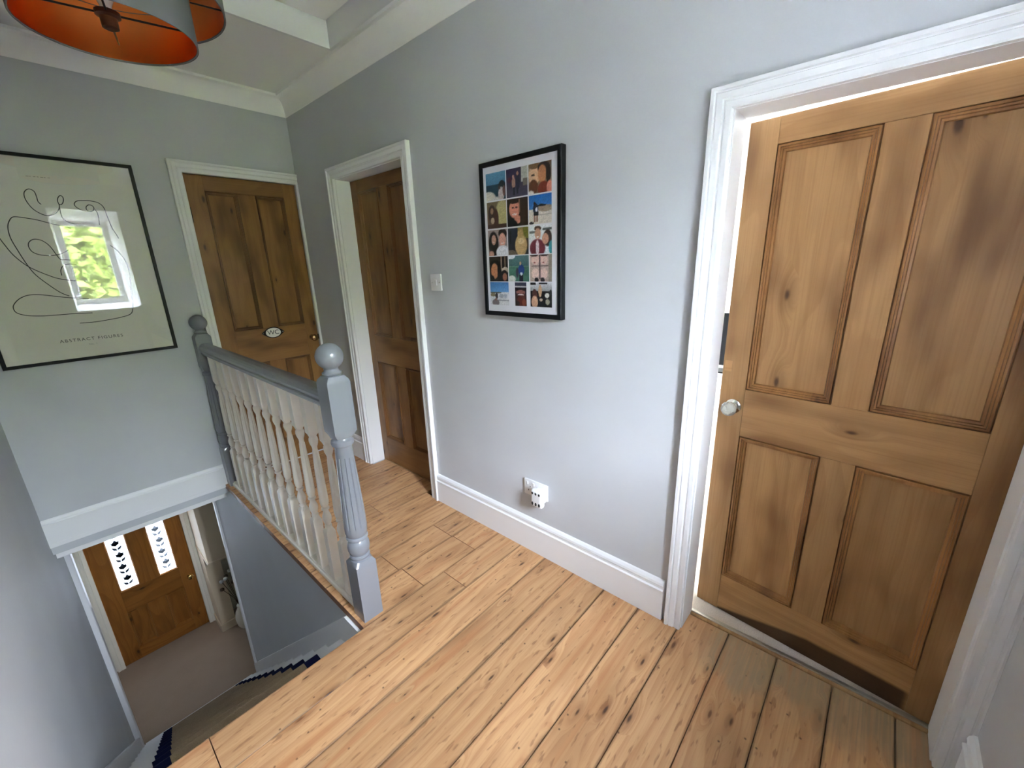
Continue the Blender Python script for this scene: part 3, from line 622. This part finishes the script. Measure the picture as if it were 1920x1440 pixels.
# ------------------------------------------------------------------ light switch, socket, plug-in
sw = tag(empty('light_switch', (0.0, -1.522, 1.368), RB), 'white single light switch on the wall beside the middle door', 'switch')
box('switch_plate', (-0.043, 0.043, -0.0095, 0.0, -0.043, 0.043), PLASTIC, sw, 0.003, 2)
rk = box('rocker', (-0.008, 0.010, -0.0135, -0.008, -0.015, 0.015), PLASTIC, sw, 0.0015); rk.rotation_euler = (math.radians(5), 0, 0)
for s in (-1, 1): lathe('screw', [(0.0035, -0.0092), (0.0035, -0.0102), (0.0005, -0.0104)], CHROME, sw, 10, 'Y', (s * 0.030, 0, 0))
so = tag(empty('wall_socket', (0.0, -2.183, 0.366), RB), 'white double wall socket above the skirting', 'socket')
box('socket_plate', (-0.073, 0.073, -0.010, 0.0, -0.043, 0.043), PLASTIC, so, 0.003, 2)
for x, z in ((-0.034, 0.006), (-0.0445, -0.014), (-0.0235, -0.014)): box('pin_hole', (x - 0.002, x + 0.002, -0.0103, -0.0095, z - 0.004, z + 0.004), HOLE, so)
for x in (-0.052, -0.012): box('rocker', (x - 0.005, x + 0.005, -0.013, -0.009, 0.016, 0.032), PLASTIC, so, 0.001)
pg = tag(empty('plug_in_monitor', (-0.010, -2.222, 0.352), RB), 'white rounded plug-in unit with dark vent holes in the wall socket', 'plug')
box('plug_back', (-0.026, 0.030, -0.022, 0.0, -0.030, 0.036), PLASTIC, pg, 0.006, 3)
box('unit_body', (-0.033, 0.037, -0.052, -0.018, -0.048, 0.048), PLASTIC, pg, 0.015, 5)
for j, (z, e) in enumerate(((0.029, 0.005), (-0.027, 0.009))):
    for i in range(3):
        x = -0.018 + 0.020 * i
        ov = lathe('vent_hole', [(0.0056, 0.003), (0.0056, -0.0008), (0.0005, -0.0009)], HOLE, pg, 14, 'Y'); ov.location = (x, -0.0518, z); ov.scale = (1, 1, 1.2 + j * 0.5)

# ------------------------------------------------------------------ framed line drawing
PW, PH = 0.722, 1.046
pc = tag(empty('framed_print', (-1.636, -0.001, 1.003)), 'large black framed print of a single line drawing on the end wall', 'picture')
ring('frame', 0, PW, 0, PH, [(0, 0.0), (0, 0.022), (0.002, 0.024), (0.0145, 0.024), (0.016, 0.022), (0.016, 0.0)], BLACK, pc)
pp = box('paper', (0.012, PW - 0.012, -0.010, -0.002, 0.012, PH - 0.012), PAPER, pc)
box('glazing', (0.0125, PW - 0.0125, -0.0165, -0.0145, 0.0125, PH - 0.0125), GLASS, pc)
STROKES = [
[(-1.313, 1.816), (-1.321, 1.828), (-1.321, 1.853), (-1.324, 1.877), (-1.34, 1.886), (-1.357, 1.872), (-1.363, 1.849), (-1.359, 1.82), (-1.347, 1.792), (-1.327, 1.772), (-1.305, 1.763), (-1.281, 1.769), (-1.261, 1.787), (-1.249, 1.812), (-1.25, 1.836), (-1.244, 1.855), (-1.233, 1.865), (-1.226, 1.855), (-1.23, 1.835), (-1.24, 1.821), (-1.249, 1.822)],
[(-1.25, 1.807), (-1.252, 1.781), (-1.251, 1.755), (-1.239, 1.738), (-1.212, 1.726), (-1.179, 1.723)],
[(-1.119, 1.803), (-1.135, 1.793), (-1.148, 1.8), (-1.148, 1.815), (-1.136, 1.827), (-1.122, 1.823), (-1.119, 1.808), (-1.131, 1.795), (-1.162, 1.796), (-1.183, 1.808), (-1.191, 1.825), (-1.179, 1.842), (-1.151, 1.847), (-1.116, 1.847), (-1.09, 1.837), (-1.077, 1.815), (-1.074, 1.779), (-1.067, 1.714), (-1.056, 1.677), (-1.051, 1.656)],
[(-1.115, 1.805), (-1.11, 1.786), (-1.111, 1.758), (-1.115, 1.726)],
[(-1.509, 1.713), (-1.494, 1.656), (-1.485, 1.623), (-1.468, 1.572), (-1.443, 1.529), (-1.419, 1.502), (-1.382, 1.474), (-1.342, 1.45), (-1.305, 1.439), (-1.259, 1.43)],
[(-1.231, 1.703), (-1.262, 1.713), (-1.304, 1.726), (-1.35, 1.741), (-1.397, 1.749), (-1.423, 1.75), (-1.44, 1.732), (-1.453, 1.699), (-1.456, 1.649), (-1.446, 1.589), (-1.432, 1.524), (-1.414, 1.471), (-1.381, 1.42), (-1.346, 1.376), (-1.317, 1.355)],
[(-1.268, 1.542), (-1.291, 1.544), (-1.307, 1.546), (-1.317, 1.572), (-1.33, 1.612), (-1.35, 1.638), (-1.376, 1.646), (-1.397, 1.633), (-1.405, 1.611), (-1.399, 1.585), (-1.378, 1.57), (-1.348, 1.565), (-1.321, 1.567), (-1.293, 1.576), (-1.266, 1.594)],
[(-1.245, 1.335), (-1.316, 1.346), (-1.364, 1.356), (-1.419, 1.369), (-1.462, 1.37), (-1.496, 1.355), (-1.52, 1.33), (-1.528, 1.309), (-1.522, 1.285), (-1.492, 1.269), (-1.444, 1.261), (-1.386, 1.26), (-1.325, 1.26), (-1.248, 1.257)],
[(-1.31, 1.207), (-1.26, 1.206), (-1.2, 1.211), (-1.137, 1.22), (-1.09, 1.235), (-1.073, 1.27), (-1.064, 1.321), (-1.054, 1.402), (-1.045, 1.482), (-1.051, 1.541), (-1.071, 1.59), (-1.095, 1.619)],
[(-1.253, 1.516), (-1.279, 1.521), (-1.304, 1.513), (-1.318, 1.49), (-1.321, 1.463)]]
def catmull(P, n=6):
    R = []
    for i in range(len(P) - 1):
        p0, p1, p2, p3 = P[max(i - 1, 0)], P[i], P[i + 1], P[min(i + 2, len(P) - 1)]
        for k in range(n):
            t = k / n
            R.append(tuple(0.5 * (2 * p1[c] + (p2[c] - p0[c]) * t + (2 * p0[c] - 5 * p1[c] + 4 * p2[c] - p3[c]) * t * t + (3 * p1[c] - p0[c] - 3 * p2[c] + p3[c]) * t ** 3) for c in (0, 1)))
    R.append(P[-1]); return R
for s in STROKES:
    P = catmull(s); V, F = [], []
    for i, p in enumerate(P):
        a, b = P[max(i - 1, 0)], P[min(i + 1, len(P) - 1)]
        dx, dz = b[0] - a[0], b[1] - a[1]; L = math.hypot(dx, dz) or 1.0
        nx, nz = -dz / L * 0.0019, dx / L * 0.0019
        x, z = p[0] + 1.636, p[1] - 1.003
        V += [(x + nx, -0.0103, z + nz), (x - nx, -0.0103, z - nz)]
    for i in range(len(P) - 1): F.append((2 * i, 2 * i + 1, 2 * i + 3, 2 * i + 2))
    obj('drawn_line', V, F, INK, pp)
text('lettering', 'ABSTRACT FIGURES', 0.0235, INK, pp, (0.357, -0.0103, 0.114), 1.28, 0.0001)
text('small_lettering', 'No. 1', 0.013, INKPALE, pp, (0.353, -0.0103, 0.084), 1.2, 0.0001)
for i, wd in enumerate((0.012, 0.006, 0.010, 0.008, 0.012, 0.007, 0.010)): box('faint_print', (0.300 + 0.0125 * i, 0.300 + 0.0125 * i + wd * 0.85, -0.0103, -0.0098, 0.942, 0.9445), INKPALE, pp)

# ------------------------------------------------------------------ photo collage
CW, CH = 0.440, 0.652
cg = tag(empty('photo_collage', (-0.001, -1.908, 1.221), RB), 'black framed collage of fifteen small photographs on the long wall', 'picture')
ring('frame', 0, CW, 0, CH, [(0, 0.0), (0, 0.028), (0.002, 0.030), (0.018, 0.030), (0.020, 0.028), (0.020, 0.0)], BLACK, cg)
mt = box('mount', (0.018, CW - 0.018, -0.0235, -0.002, 0.018, CH - 0.018), MAT, cg)
box('glazing', (0.0185, CW - 0.0185, -0.0275, -0.0255, 0.0185, CH - 0.0185), GLASS, cg)
PH_M = NT('photograph_print'); _a = PH_M.n('ShaderNodeVertexColor'); _a.layer_name = 'print'; PH_M.bsdf(_a.outputs[0], 0.6, spec=0.2); PH_M = PH_M.m
def pic(bg, *shapes): return (bg, shapes)
E, R_ = 'e', 'r'
PICS = [
 pic(((95, 150, 180), (60, 110, 145)), (R_, 0, 0, 1, .58, (26, 62, 78)), (E, .1, .05, .42, .30, (222, 214, 200)), (E, .55, .0, .3, .12, (210, 205, 200)), (E, .82, .52, .17, .16, (22, 32, 34)), (E, .78, .2, .16, .26, (206, 192, 190)), (E, .68, .44, .06, .08, (70, 46, 40)), (E, .92, .3, .07, .2, (120, 80, 70))),
 pic(((42, 28, 62), (86, 80, 92)), (R_, .7, .5, 1, 1, (182, 184, 174)), (R_, .8, .35, 1, .6, (120, 112, 100)), (R_, 0, 0, 1, .28, (74, 70, 92)), (E, .35, .5, .09, .2, (176, 136, 116)), (E, .34, .72, .05, .06, (200, 150, 130)), (E, .55, .5, .1, .26, (40, 34, 58)), (E, .54, .8, .05, .07, (190, 140, 120)), (R_, .33, .08, .41, .35, (26, 24, 40)), (R_, .5, .1, .58, .35, (32, 28, 46)), (E, .15, .62, .1, .1, (84, 30, 50))),
 pic(((176, 160, 132), (120, 96, 74)), (R_, .8, .45, 1, 1, (122, 104, 84)), (E, .25, .6, .25, .34, (226, 184, 148)), (E, .25, .93, .24, .12, (128, 98, 66)), (E, .22, .24, .2, .24, (104, 56, 34)), (E, .66, .82, .26, .2, (34, 24, 20)), (E, .60, .62, .19, .30, (196, 132, 92)), (E, .86, .6, .1, .34, (38, 26, 22)), (E, .66, .1, .26, .28, (128, 48, 30)), (E, .92, .14, .13, .24, (206, 130, 108)), (E, .20, .62, .09, .03, (60, 40, 30)), (E, .1, .02, .14, .1, (235, 225, 215))),
 pic(((128, 112, 84), (104, 78, 60)), (E, .8, .55, .35, .5, (196, 186, 132)), (E, .26, .55, .2, .34, (66, 44, 38)), (E, .46, .35, .14, .4, (84, 52, 44)), (E, .26, .66, .08, .12, (170, 130, 104)), (R_, 0, 0, 1, .14, (78, 50, 40)), (E, .28, .3, .1, .12, (190, 170, 140))),
 pic(((44, 26, 20), (34, 20, 16)), (E, .36, .62, .27, .33, (222, 148, 126)), (E, .36, .95, .30, .14, (44, 26, 22)), (E, .28, .68, .06, .03, (70, 36, 30)), (E, .46, .68, .06, .03, (70, 36, 30)), (E, .36, .44, .12, .035, (245, 225, 220)), (E, .5, .24, .16, .16, (206, 136, 112)), (E, .15, .06, .35, .22, (16, 16, 20)), (R_, .62, .0, 1, .95, (54, 34, 24)), (R_, .56, .5, .62, .95, (150, 110, 84))),
 pic(((24, 104, 182), (96, 156, 206)), (R_, 0, 0, 1, .5, (222, 212, 200)), (E, .72, .52, .38, .12, (166, 146, 120)), (E, .55, .63, .22, .04, (40, 44, 40)), (E, .3, .52, .12, .2, (36, 46, 76)), (E, .34, .5, .05, .08, (225, 225, 235)), (R_, .2, .28, .42, .42, (16, 16, 22)), (R_, .22, .06, .29, .28, (160, 120, 100)), (R_, .33, .06, .4, .28, (160, 120, 100)), (E, .1, .04, .12, .05, (60, 56, 60)), (E, .26, .72, .05, .06, (60, 40, 36)), (R_, .45, .3, 1, .32, (170, 162, 152))),
 pic(((178, 162, 158), (150, 134, 132)), (E, .28, .45, .27, .5, (34, 24, 22)), (E, .30, .62, .13, .2, (212, 162, 142)), (E, .77, .84, .22, .2, (42, 26, 22)), (E, .75, .60, .18, .27, (230, 170, 150)), (E, .76, .12, .36, .28, (230, 230, 236)), (E, .15, .06, .14, .14, (200, 150, 130)), (E, .75, .47, .07, .025, (250, 240, 236)), (E, .29, .52, .05, .02, (235, 215, 210))),
 pic(((52, 58, 70), (40, 42, 48)), (R_, .5, .5, 1, 1, (134, 132, 52)), (R_, .8, .2, 1, .6, (70, 50, 34)), (E, .64, .34, .30, .42, (198, 164, 112)), (E, .62, .78, .15, .16, (188, 154, 100)), (E, .56, .94, .04, .08, (170, 138, 90)), (E, .7, .94, .04, .08, (170, 138, 90)), (E, .12, .05, .3, .14, (124, 112, 100)), (E, .66, .5, .16, .12, (218, 190, 142)), (R_, .1, .4, .16, .9, (28, 30, 36))),
 pic(((232, 236, 240), (224, 228, 232)), (R_, .6, .82, 1, .9, (96, 108, 110)), (R_, .0, .74, .3, .82, (110, 116, 116)), (E, .36, .2, .36, .34, (116, 30, 46)), (E, .36, .22, .08, .28, (225, 205, 210)), (E, .38, .9, .16, .1, (94, 66, 48)), (E, .38, .72, .14, .2, (206, 156, 130)), (E, .82, .54, .2, .3, (56, 38, 32)), (E, .72, .52, .15, .2, (204, 152, 124)), (E, .98, .2, .12, .26, (58, 146, 158)), (E, .38, .6, .06, .02, (250, 240, 236))),
 pic(((60, 50, 44), (36, 28, 24)), (R_, .62, .5, .68, 1, (150, 128, 108)), (R_, .82, .5, .88, 1, (140, 118, 98)), (E, .85, .45, .2, .12, (196, 176, 156)), (E, .3, .72, .28, .14, (28, 20, 18)), (E, .28, .42, .20, .32, (198, 132, 90)), (E, .52, .4, .1, .4, (30, 22, 18)), (E, .8, .24, .2, .22, (36, 24, 22)), (E, .82, .18, .12, .16, (160, 100, 78)), (E, .1, .1, .16, .16, (22, 20, 20))),
 pic(((96, 134, 140), (44, 88, 84)), (E, .1, .97, .24, .1, (226, 232, 236)), (R_, 0, 0, 1, .58, (74, 124, 106)), (R_, 0, .56, 1, .6, (110, 150, 130)), (E, .62, .45, .16, .2, (30, 64, 142)), (E, .58, .7, .05, .07, (196, 154, 124)), (R_, .52, .0, .72, .26, (24, 28, 48)), (E, .42, .34, .07, .2, (60, 56, 76)), (E, .14, .1, .2, .14, (208, 208, 200)), (E, .62, .3, .06, .06, (206, 210, 220))),
 pic(((206, 178, 168), (190, 166, 156)), (R_, .85, 0, 1, 1, (158, 146, 130)), (E, .25, .8, .18, .18, (232, 196, 186)), (E, .64, .8, .17, .18, (232, 196, 186)), (E, .25, .3, .18, .2, (236, 204, 194)), (E, .64, .3, .17, .2, (236, 204, 194)), (R_, .06, .56, .86, .61, (66, 40, 40)), (R_, .43, .1, .48, 1, (66, 40, 44)), (E, .2, .98, .2, .05, (60, 40, 36)), (E, .66, .98, .2, .05, (70, 46, 40)), (E, .3, .06, .1, .1, (40, 30, 34)), (E, .58, .06, .1, .1, (50, 36, 40)), (E, .22, .7, .05, .03, (150, 70, 70)), (E, .62, .7, .05, .03, (150, 70, 70))),
 pic(((74, 134, 200), (150, 190, 222)), (R_, 0, 0, 1, .56, (220, 220, 222)), (R_, 0, .52, .6, .58, (110, 106, 90)), (E, .14, .44, .16, .08, (150, 132, 100)), (E, .6, .4, .12, .1, (170, 172, 180)), (E, .82, .4, .1, .1, (180, 184, 194)), (R_, .4, .18, 1, .23, (150, 152, 156)), (E, .34, .4, .07, .14, (52, 44, 46)), (E, .28, .1, .2, .16, (120, 108, 110)), (E, .3, .24, .06, .07, (150, 110, 96))),
 pic(((70, 72, 96), (46, 30, 28)), (R_, 0, .78, 1, .86, (190, 186, 190)), (R_, 0, .66, 1, .76, (40, 26, 24)), (E, .5, .58, .4, .1, (146, 96, 90)), (E, .3, .4, .22, .14, (60, 34, 32)), (E, .7, .4, .22, .14, (96, 54, 48)), (E, .5, .48, .3, .03, (210, 200, 200)), (E, .45, .2, .3, .22, (92, 34, 32)), (E, .8, .15, .2, .16, (130, 70, 52)), (E, .2, .1, .2, .12, (34, 24, 24))),
 pic(((222, 222, 226), (24, 24, 28)), (R_, 0, .0, 1, .66, (16, 16, 20)), (R_, 0, .9, .26, 1, (28, 28, 30)), (R_, .4, .92, .8, 1, (36, 34, 40)), (E, .2, .5, .12, .24, (94, 54, 46)), (E, .2, .2, .16, .26, (206, 160, 130)), (E, .46, .66, .08, .26, (196, 156, 120)), (E, .78, .48, .1, .1, (210, 208, 200)), (E, .8, .22, .1, .12, (150, 144, 124)), (E, .94, .6, .06, .12, (40, 40, 44)), (E, .5, .3, .07, .06, (190, 170, 150))),
]
def collage():
    colx = [0.036, 0.156, 0.276]; rowz = [0.606, 0.4915, 0.376, 0.2635, 0.151]
    for k, (bgc, shapes) in enumerate(PICS):
        r, c = divmod(k, 3)
        x0, z1, wd, ht = colx[c], rowz[r], 0.1145, 0.109
        if r == 4: ht = 0.102
        if k == 13: x0, wd = 0.188, 0.066
        n, m = 36, 36; V, F, Cc = [], [], []
        rnd = random.Random(k)
        for j in range(m + 1):
            for i in range(n + 1):
                u, v = i / n, j / m; V.append((x0 + wd * u, -0.0238, z1 - ht * (1 - v)))
                col = [bgc[1][q_] + (bgc[0][q_] - bgc[1][q_]) * v for q_ in range(3)]
                for s in shapes:
                    if s[0] == 'e': a_ = 1.0 - ((u - s[1]) / s[3]) ** 2 - ((v - s[2]) / s[4]) ** 2; hit = min(1.0, max(0.0, a_ * 4.0 + 0.3)); cc = s[5]
                    else: hit = 1.0 if s[1] <= u <= s[3] and s[2] <= v <= s[4] else 0.0; cc = s[5]
                    col = [a + (b - a) * hit for a, b in zip(col, cc)]
                nz = 1.0 + rnd.uniform(-0.10, 0.10)
                Cc.append([lin(min(255, max(0, x * nz))) for x in col])
        for j in range(m):
            for i in range(n): q0 = j * (n + 1) + i; F.append((q0, q0 + 1, q0 + n + 2, q0 + n + 1))
        o = obj('photograph', V, F, PH_M, mt)
        at = o.data.color_attributes.new('print', 'FLOAT_COLOR', 'POINT')
        at.data.foreach_set('color', [q_ for c_ in Cc for q_ in (*c_, 1.0)])
collage()

# ------------------------------------------------------------------ pendant lamp
LX, LY = -1.11, -1.465
lp = tag(empty('pendant_lamp', (LX, LY, ZC)), 'two tier grey drum pendant lamp with copper lining hanging from the ceiling', 'lamp')
def drum(name, r, z0, z1, mat, parent, dr):
    return lathe(name, [(r, z0), (r, z1), (r - dr, z1), (r - dr, z0), (r, z0)], mat, parent, 96, cap=False)
for nm, r, a, b in (('lower_shade', 0.212, 2.15, 2.30), ('upper_shade', 0.305, 2.25, 2.43)):
    s = drum(nm, r, a - ZC, b - ZC, SHADE, lp, 0.0015); drum('copper_lining', r - 0.0016, a - ZC + 0.003, b - ZC - 0.003, COPPER, s, 0.001)
    tube('rim_wire', [((r - 0.003) * math.cos(t_ * math.pi / 24), (r - 0.003) * math.sin(t_ * math.pi / 24), a - ZC + 0.003) for t_ in range(49)], 0.0022, SHADE, s, 6)
for k in range(4):
    a = math.radians(-13 + 90 * k); ca, sa = math.cos(a), math.sin(a)
    tube('spider_arm', [(0.018 * ca, 0.018 * sa, 2.2 - ZC), (0.2095 * ca, 0.2095 * sa, 2.2 - ZC)], 0.0028, IRON, lp, 6)
    tube('tier_bracket', [(0.2135 * ca, 0.2135 * sa, 2.285 - ZC), (0.302 * ca, 0.302 * sa, 2.285 - ZC)], 0.0025, IRON, lp, 6)
lathe('lamp_holder', [(0.012, 2.160 - ZC), (0.020, 2.164 - ZC), (0.021, 2.190 - ZC), (0.030, 2.194 - ZC), (0.030, 2.205 - ZC), (0.015, 2.212 - ZC)], plain('brown_bakelite', rgb(74, 40, 24), 0.35), lp, 24)
lathe('bulb', [(0.013, 2.210 - ZC), (0.015, 2.222 - ZC), (0.026, 2.245 - ZC), (0.030, 2.268 - ZC), (0.025, 2.288 - ZC), (0.013, 2.298 - ZC), (0.001, 2.300 - ZC)], ENAMEL, lp, 24)
tube('flex', [(0, 0, 2.298 - ZC), (0, 0, -0.03)], 0.0035, PLASTIC, lp, 8)
lathe('ceiling_rose', [(0.05, 0.0), (0.05, -0.012), (0.03, -0.03), (0.008, -0.034)], PLASTIC, lp, 32)

# ------------------------------------------------------------------ bedroom seen through the gap
struct(boxes('floor_bedroom', [(0.115, 3.7, -4.6, 0.4, -0.06, 0.006)], BEDCARPET), 'pale carpeted bedroom floor')
BW0, BW1, BZ0, BZ1 = -4.3, -3.7, 1.05, 1.85
BR_W = paint('bedroom_white_paint', rgb(238, 236, 230), 0.6, 0.05)
struct(boxes('wall_bedroom_far', [(3.6, 3.75, -4.6, BW0, -0.06, 2.7), (3.6, 3.75, BW1, 0.4, -0.06, 2.7), (3.6, 3.75, BW0, BW1, -0.06, BZ0), (3.6, 3.75, BW0, BW1, BZ1, 2.7)], BR_W), 'white bedroom wall with window')
struct(boxes('wall_bedroom_side', [(0.115, 3.75, -4.7, -4.6, -0.06, 2.7), (0.115, 3.75, 0.4, 0.5, -0.06, 2.7), (0.115, 3.75, -1.5, -1.42, -0.06, 2.7)], BR_W), 'white bedroom side walls')
struct(boxes('ceiling_bedroom', [(0.115, 3.75, -4.7, 0.5, 2.6, 2.7)], BR_W), 'white bedroom ceiling')
w2 = struct(empty('window_2', (3.62, BW1, BZ0), RB), 'white bedroom window')
ring('window_frame', 0, BW1 - BW0, 0, BZ1 - BZ0, [(0, 0.02), (0.06, 0.02), (0.06, -0.04), (0, -0.04)], WHITE, w2)
box('window_pane', (0.05, BW1 - BW0 - 0.05, 0, 0.006, 0.05, BZ1 - BZ0 - 0.05), GLASS, w2)
ch = tag(empty('chest_of_drawers', (2.35, -2.40, 0.006), RB), 'low white chest glimpsed through the gap of the ajar door', 'chest')
box('carcass', (-0.40, 0.40, 0.0, 0.42, 0.0, 0.46), WHITE, ch, 0.004)
for j in range(2):
    dr = box('drawer', (-0.38, 0.38, -0.015, 0.0, 0.04 + 0.205 * j, 0.235 + 0.205 * j), WHITE, ch, 0.003)
    lathe('knob', [(0.012, 0.0), (0.008, -0.01), (0.015, -0.022), (0.001, -0.026)], CHROME, dr, 14, 'Y', (0.0, -0.015, 0.137 + 0.205 * j))
tv = tag(empty('television', (2.50, -2.40, 0.466), RB), 'black flat screen on the white chest glimpsed through the door gap', 'television')
box('screen', (-0.42, 0.42, -0.02, 0.02, 0.06, 0.52), BLACK, tv, 0.004); box('stand', (-0.12, 0.12, -0.08, 0.08, 0.0, 0.012), BLACK, tv, 0.003); box('neck', (-0.03, 0.03, -0.01, 0.01, 0.012, 0.07), BLACK, tv)
# ------------------------------------------------------------------ outdoors: the tree mirrored in the picture glass
tr = tag(empty('garden_tree', (-0.7, -7.4, -2.7)), 'leafy green garden tree mirrored in the picture glass', 'tree')
tube('trunk', [(0, 0, 0), (0.05, 0, 1.5), (-0.1, 0.1, 3.2), (0.0, 0.0, 4.6)], 0.11, BARK, tr, 8)
rt = random.Random(3); V, F = [], []
for i in range(5200):
    while True:
        p = Vector((rt.uniform(-1, 1), rt.uniform(-1, 1), rt.uniform(-1, 1)))
        if p.length < 1: break
    p = Vector((p.x * 1.5, p.y * 1.0, 4.0 + p.z * 1.5)); n0 = len(V)
    a = Vector((rt.uniform(-1, 1), rt.uniform(-1, 1), rt.uniform(-1, 1))).normalized() * 0.11
    b = a.cross(Vector((rt.uniform(-1, 1), rt.uniform(-1, 1), 0.3))).normalized() * 0.055
    V += [p - a, p + b, p + a, p - b]; F.append((n0, n0 + 1, n0 + 2, n0 + 3))
tag(obj('foliage', V, F, LEAF, tr), kind='stuff')
struct(boxes('ground', [(-30, 30, -40, -4.21, -2.75, -2.7)], plain('pale_bounce_ground', rgb(176, 170, 160), 0.9)), 'garden ground outside')  # ground given a pale tone to bounce daylight up to the ceiling

hg = tag(empty('light_blocking_hedge', (0.0, -9.5, -2.7)), 'tall dark green hedge added outside the window to block low daylight', 'hedge')  # added hedge, its height set to hold back low daylight at the window
V, F = [], []
for i in range(9000):
    p = Vector((rt.uniform(-14, 14), rt.uniform(-0.7, 0.7), rt.uniform(0.0, 5.7) + 0.25 * math.sin(i))); n0 = len(V)
    a = Vector((rt.uniform(-1, 1), rt.uniform(-1, 1), rt.uniform(-1, 1))).normalized() * 0.30
    b = a.cross(Vector((rt.uniform(-1, 1), rt.uniform(-1, 1), 0.3))).normalized() * 0.18
    V += [p - a, p + b, p + a, p - b]; F.append((n0, n0 + 1, n0 + 2, n0 + 3))
tag(obj('blocker_leaves', V, F, plain('dark_blocker_leaf', rgb(92, 98, 66), 0.7), hg), kind='stuff')
box('blocker_core', (-14, 14, -0.25, 0.25, 0.0, 5.5), plain('blocker_twigs', rgb(58, 58, 40), 0.9), hg)
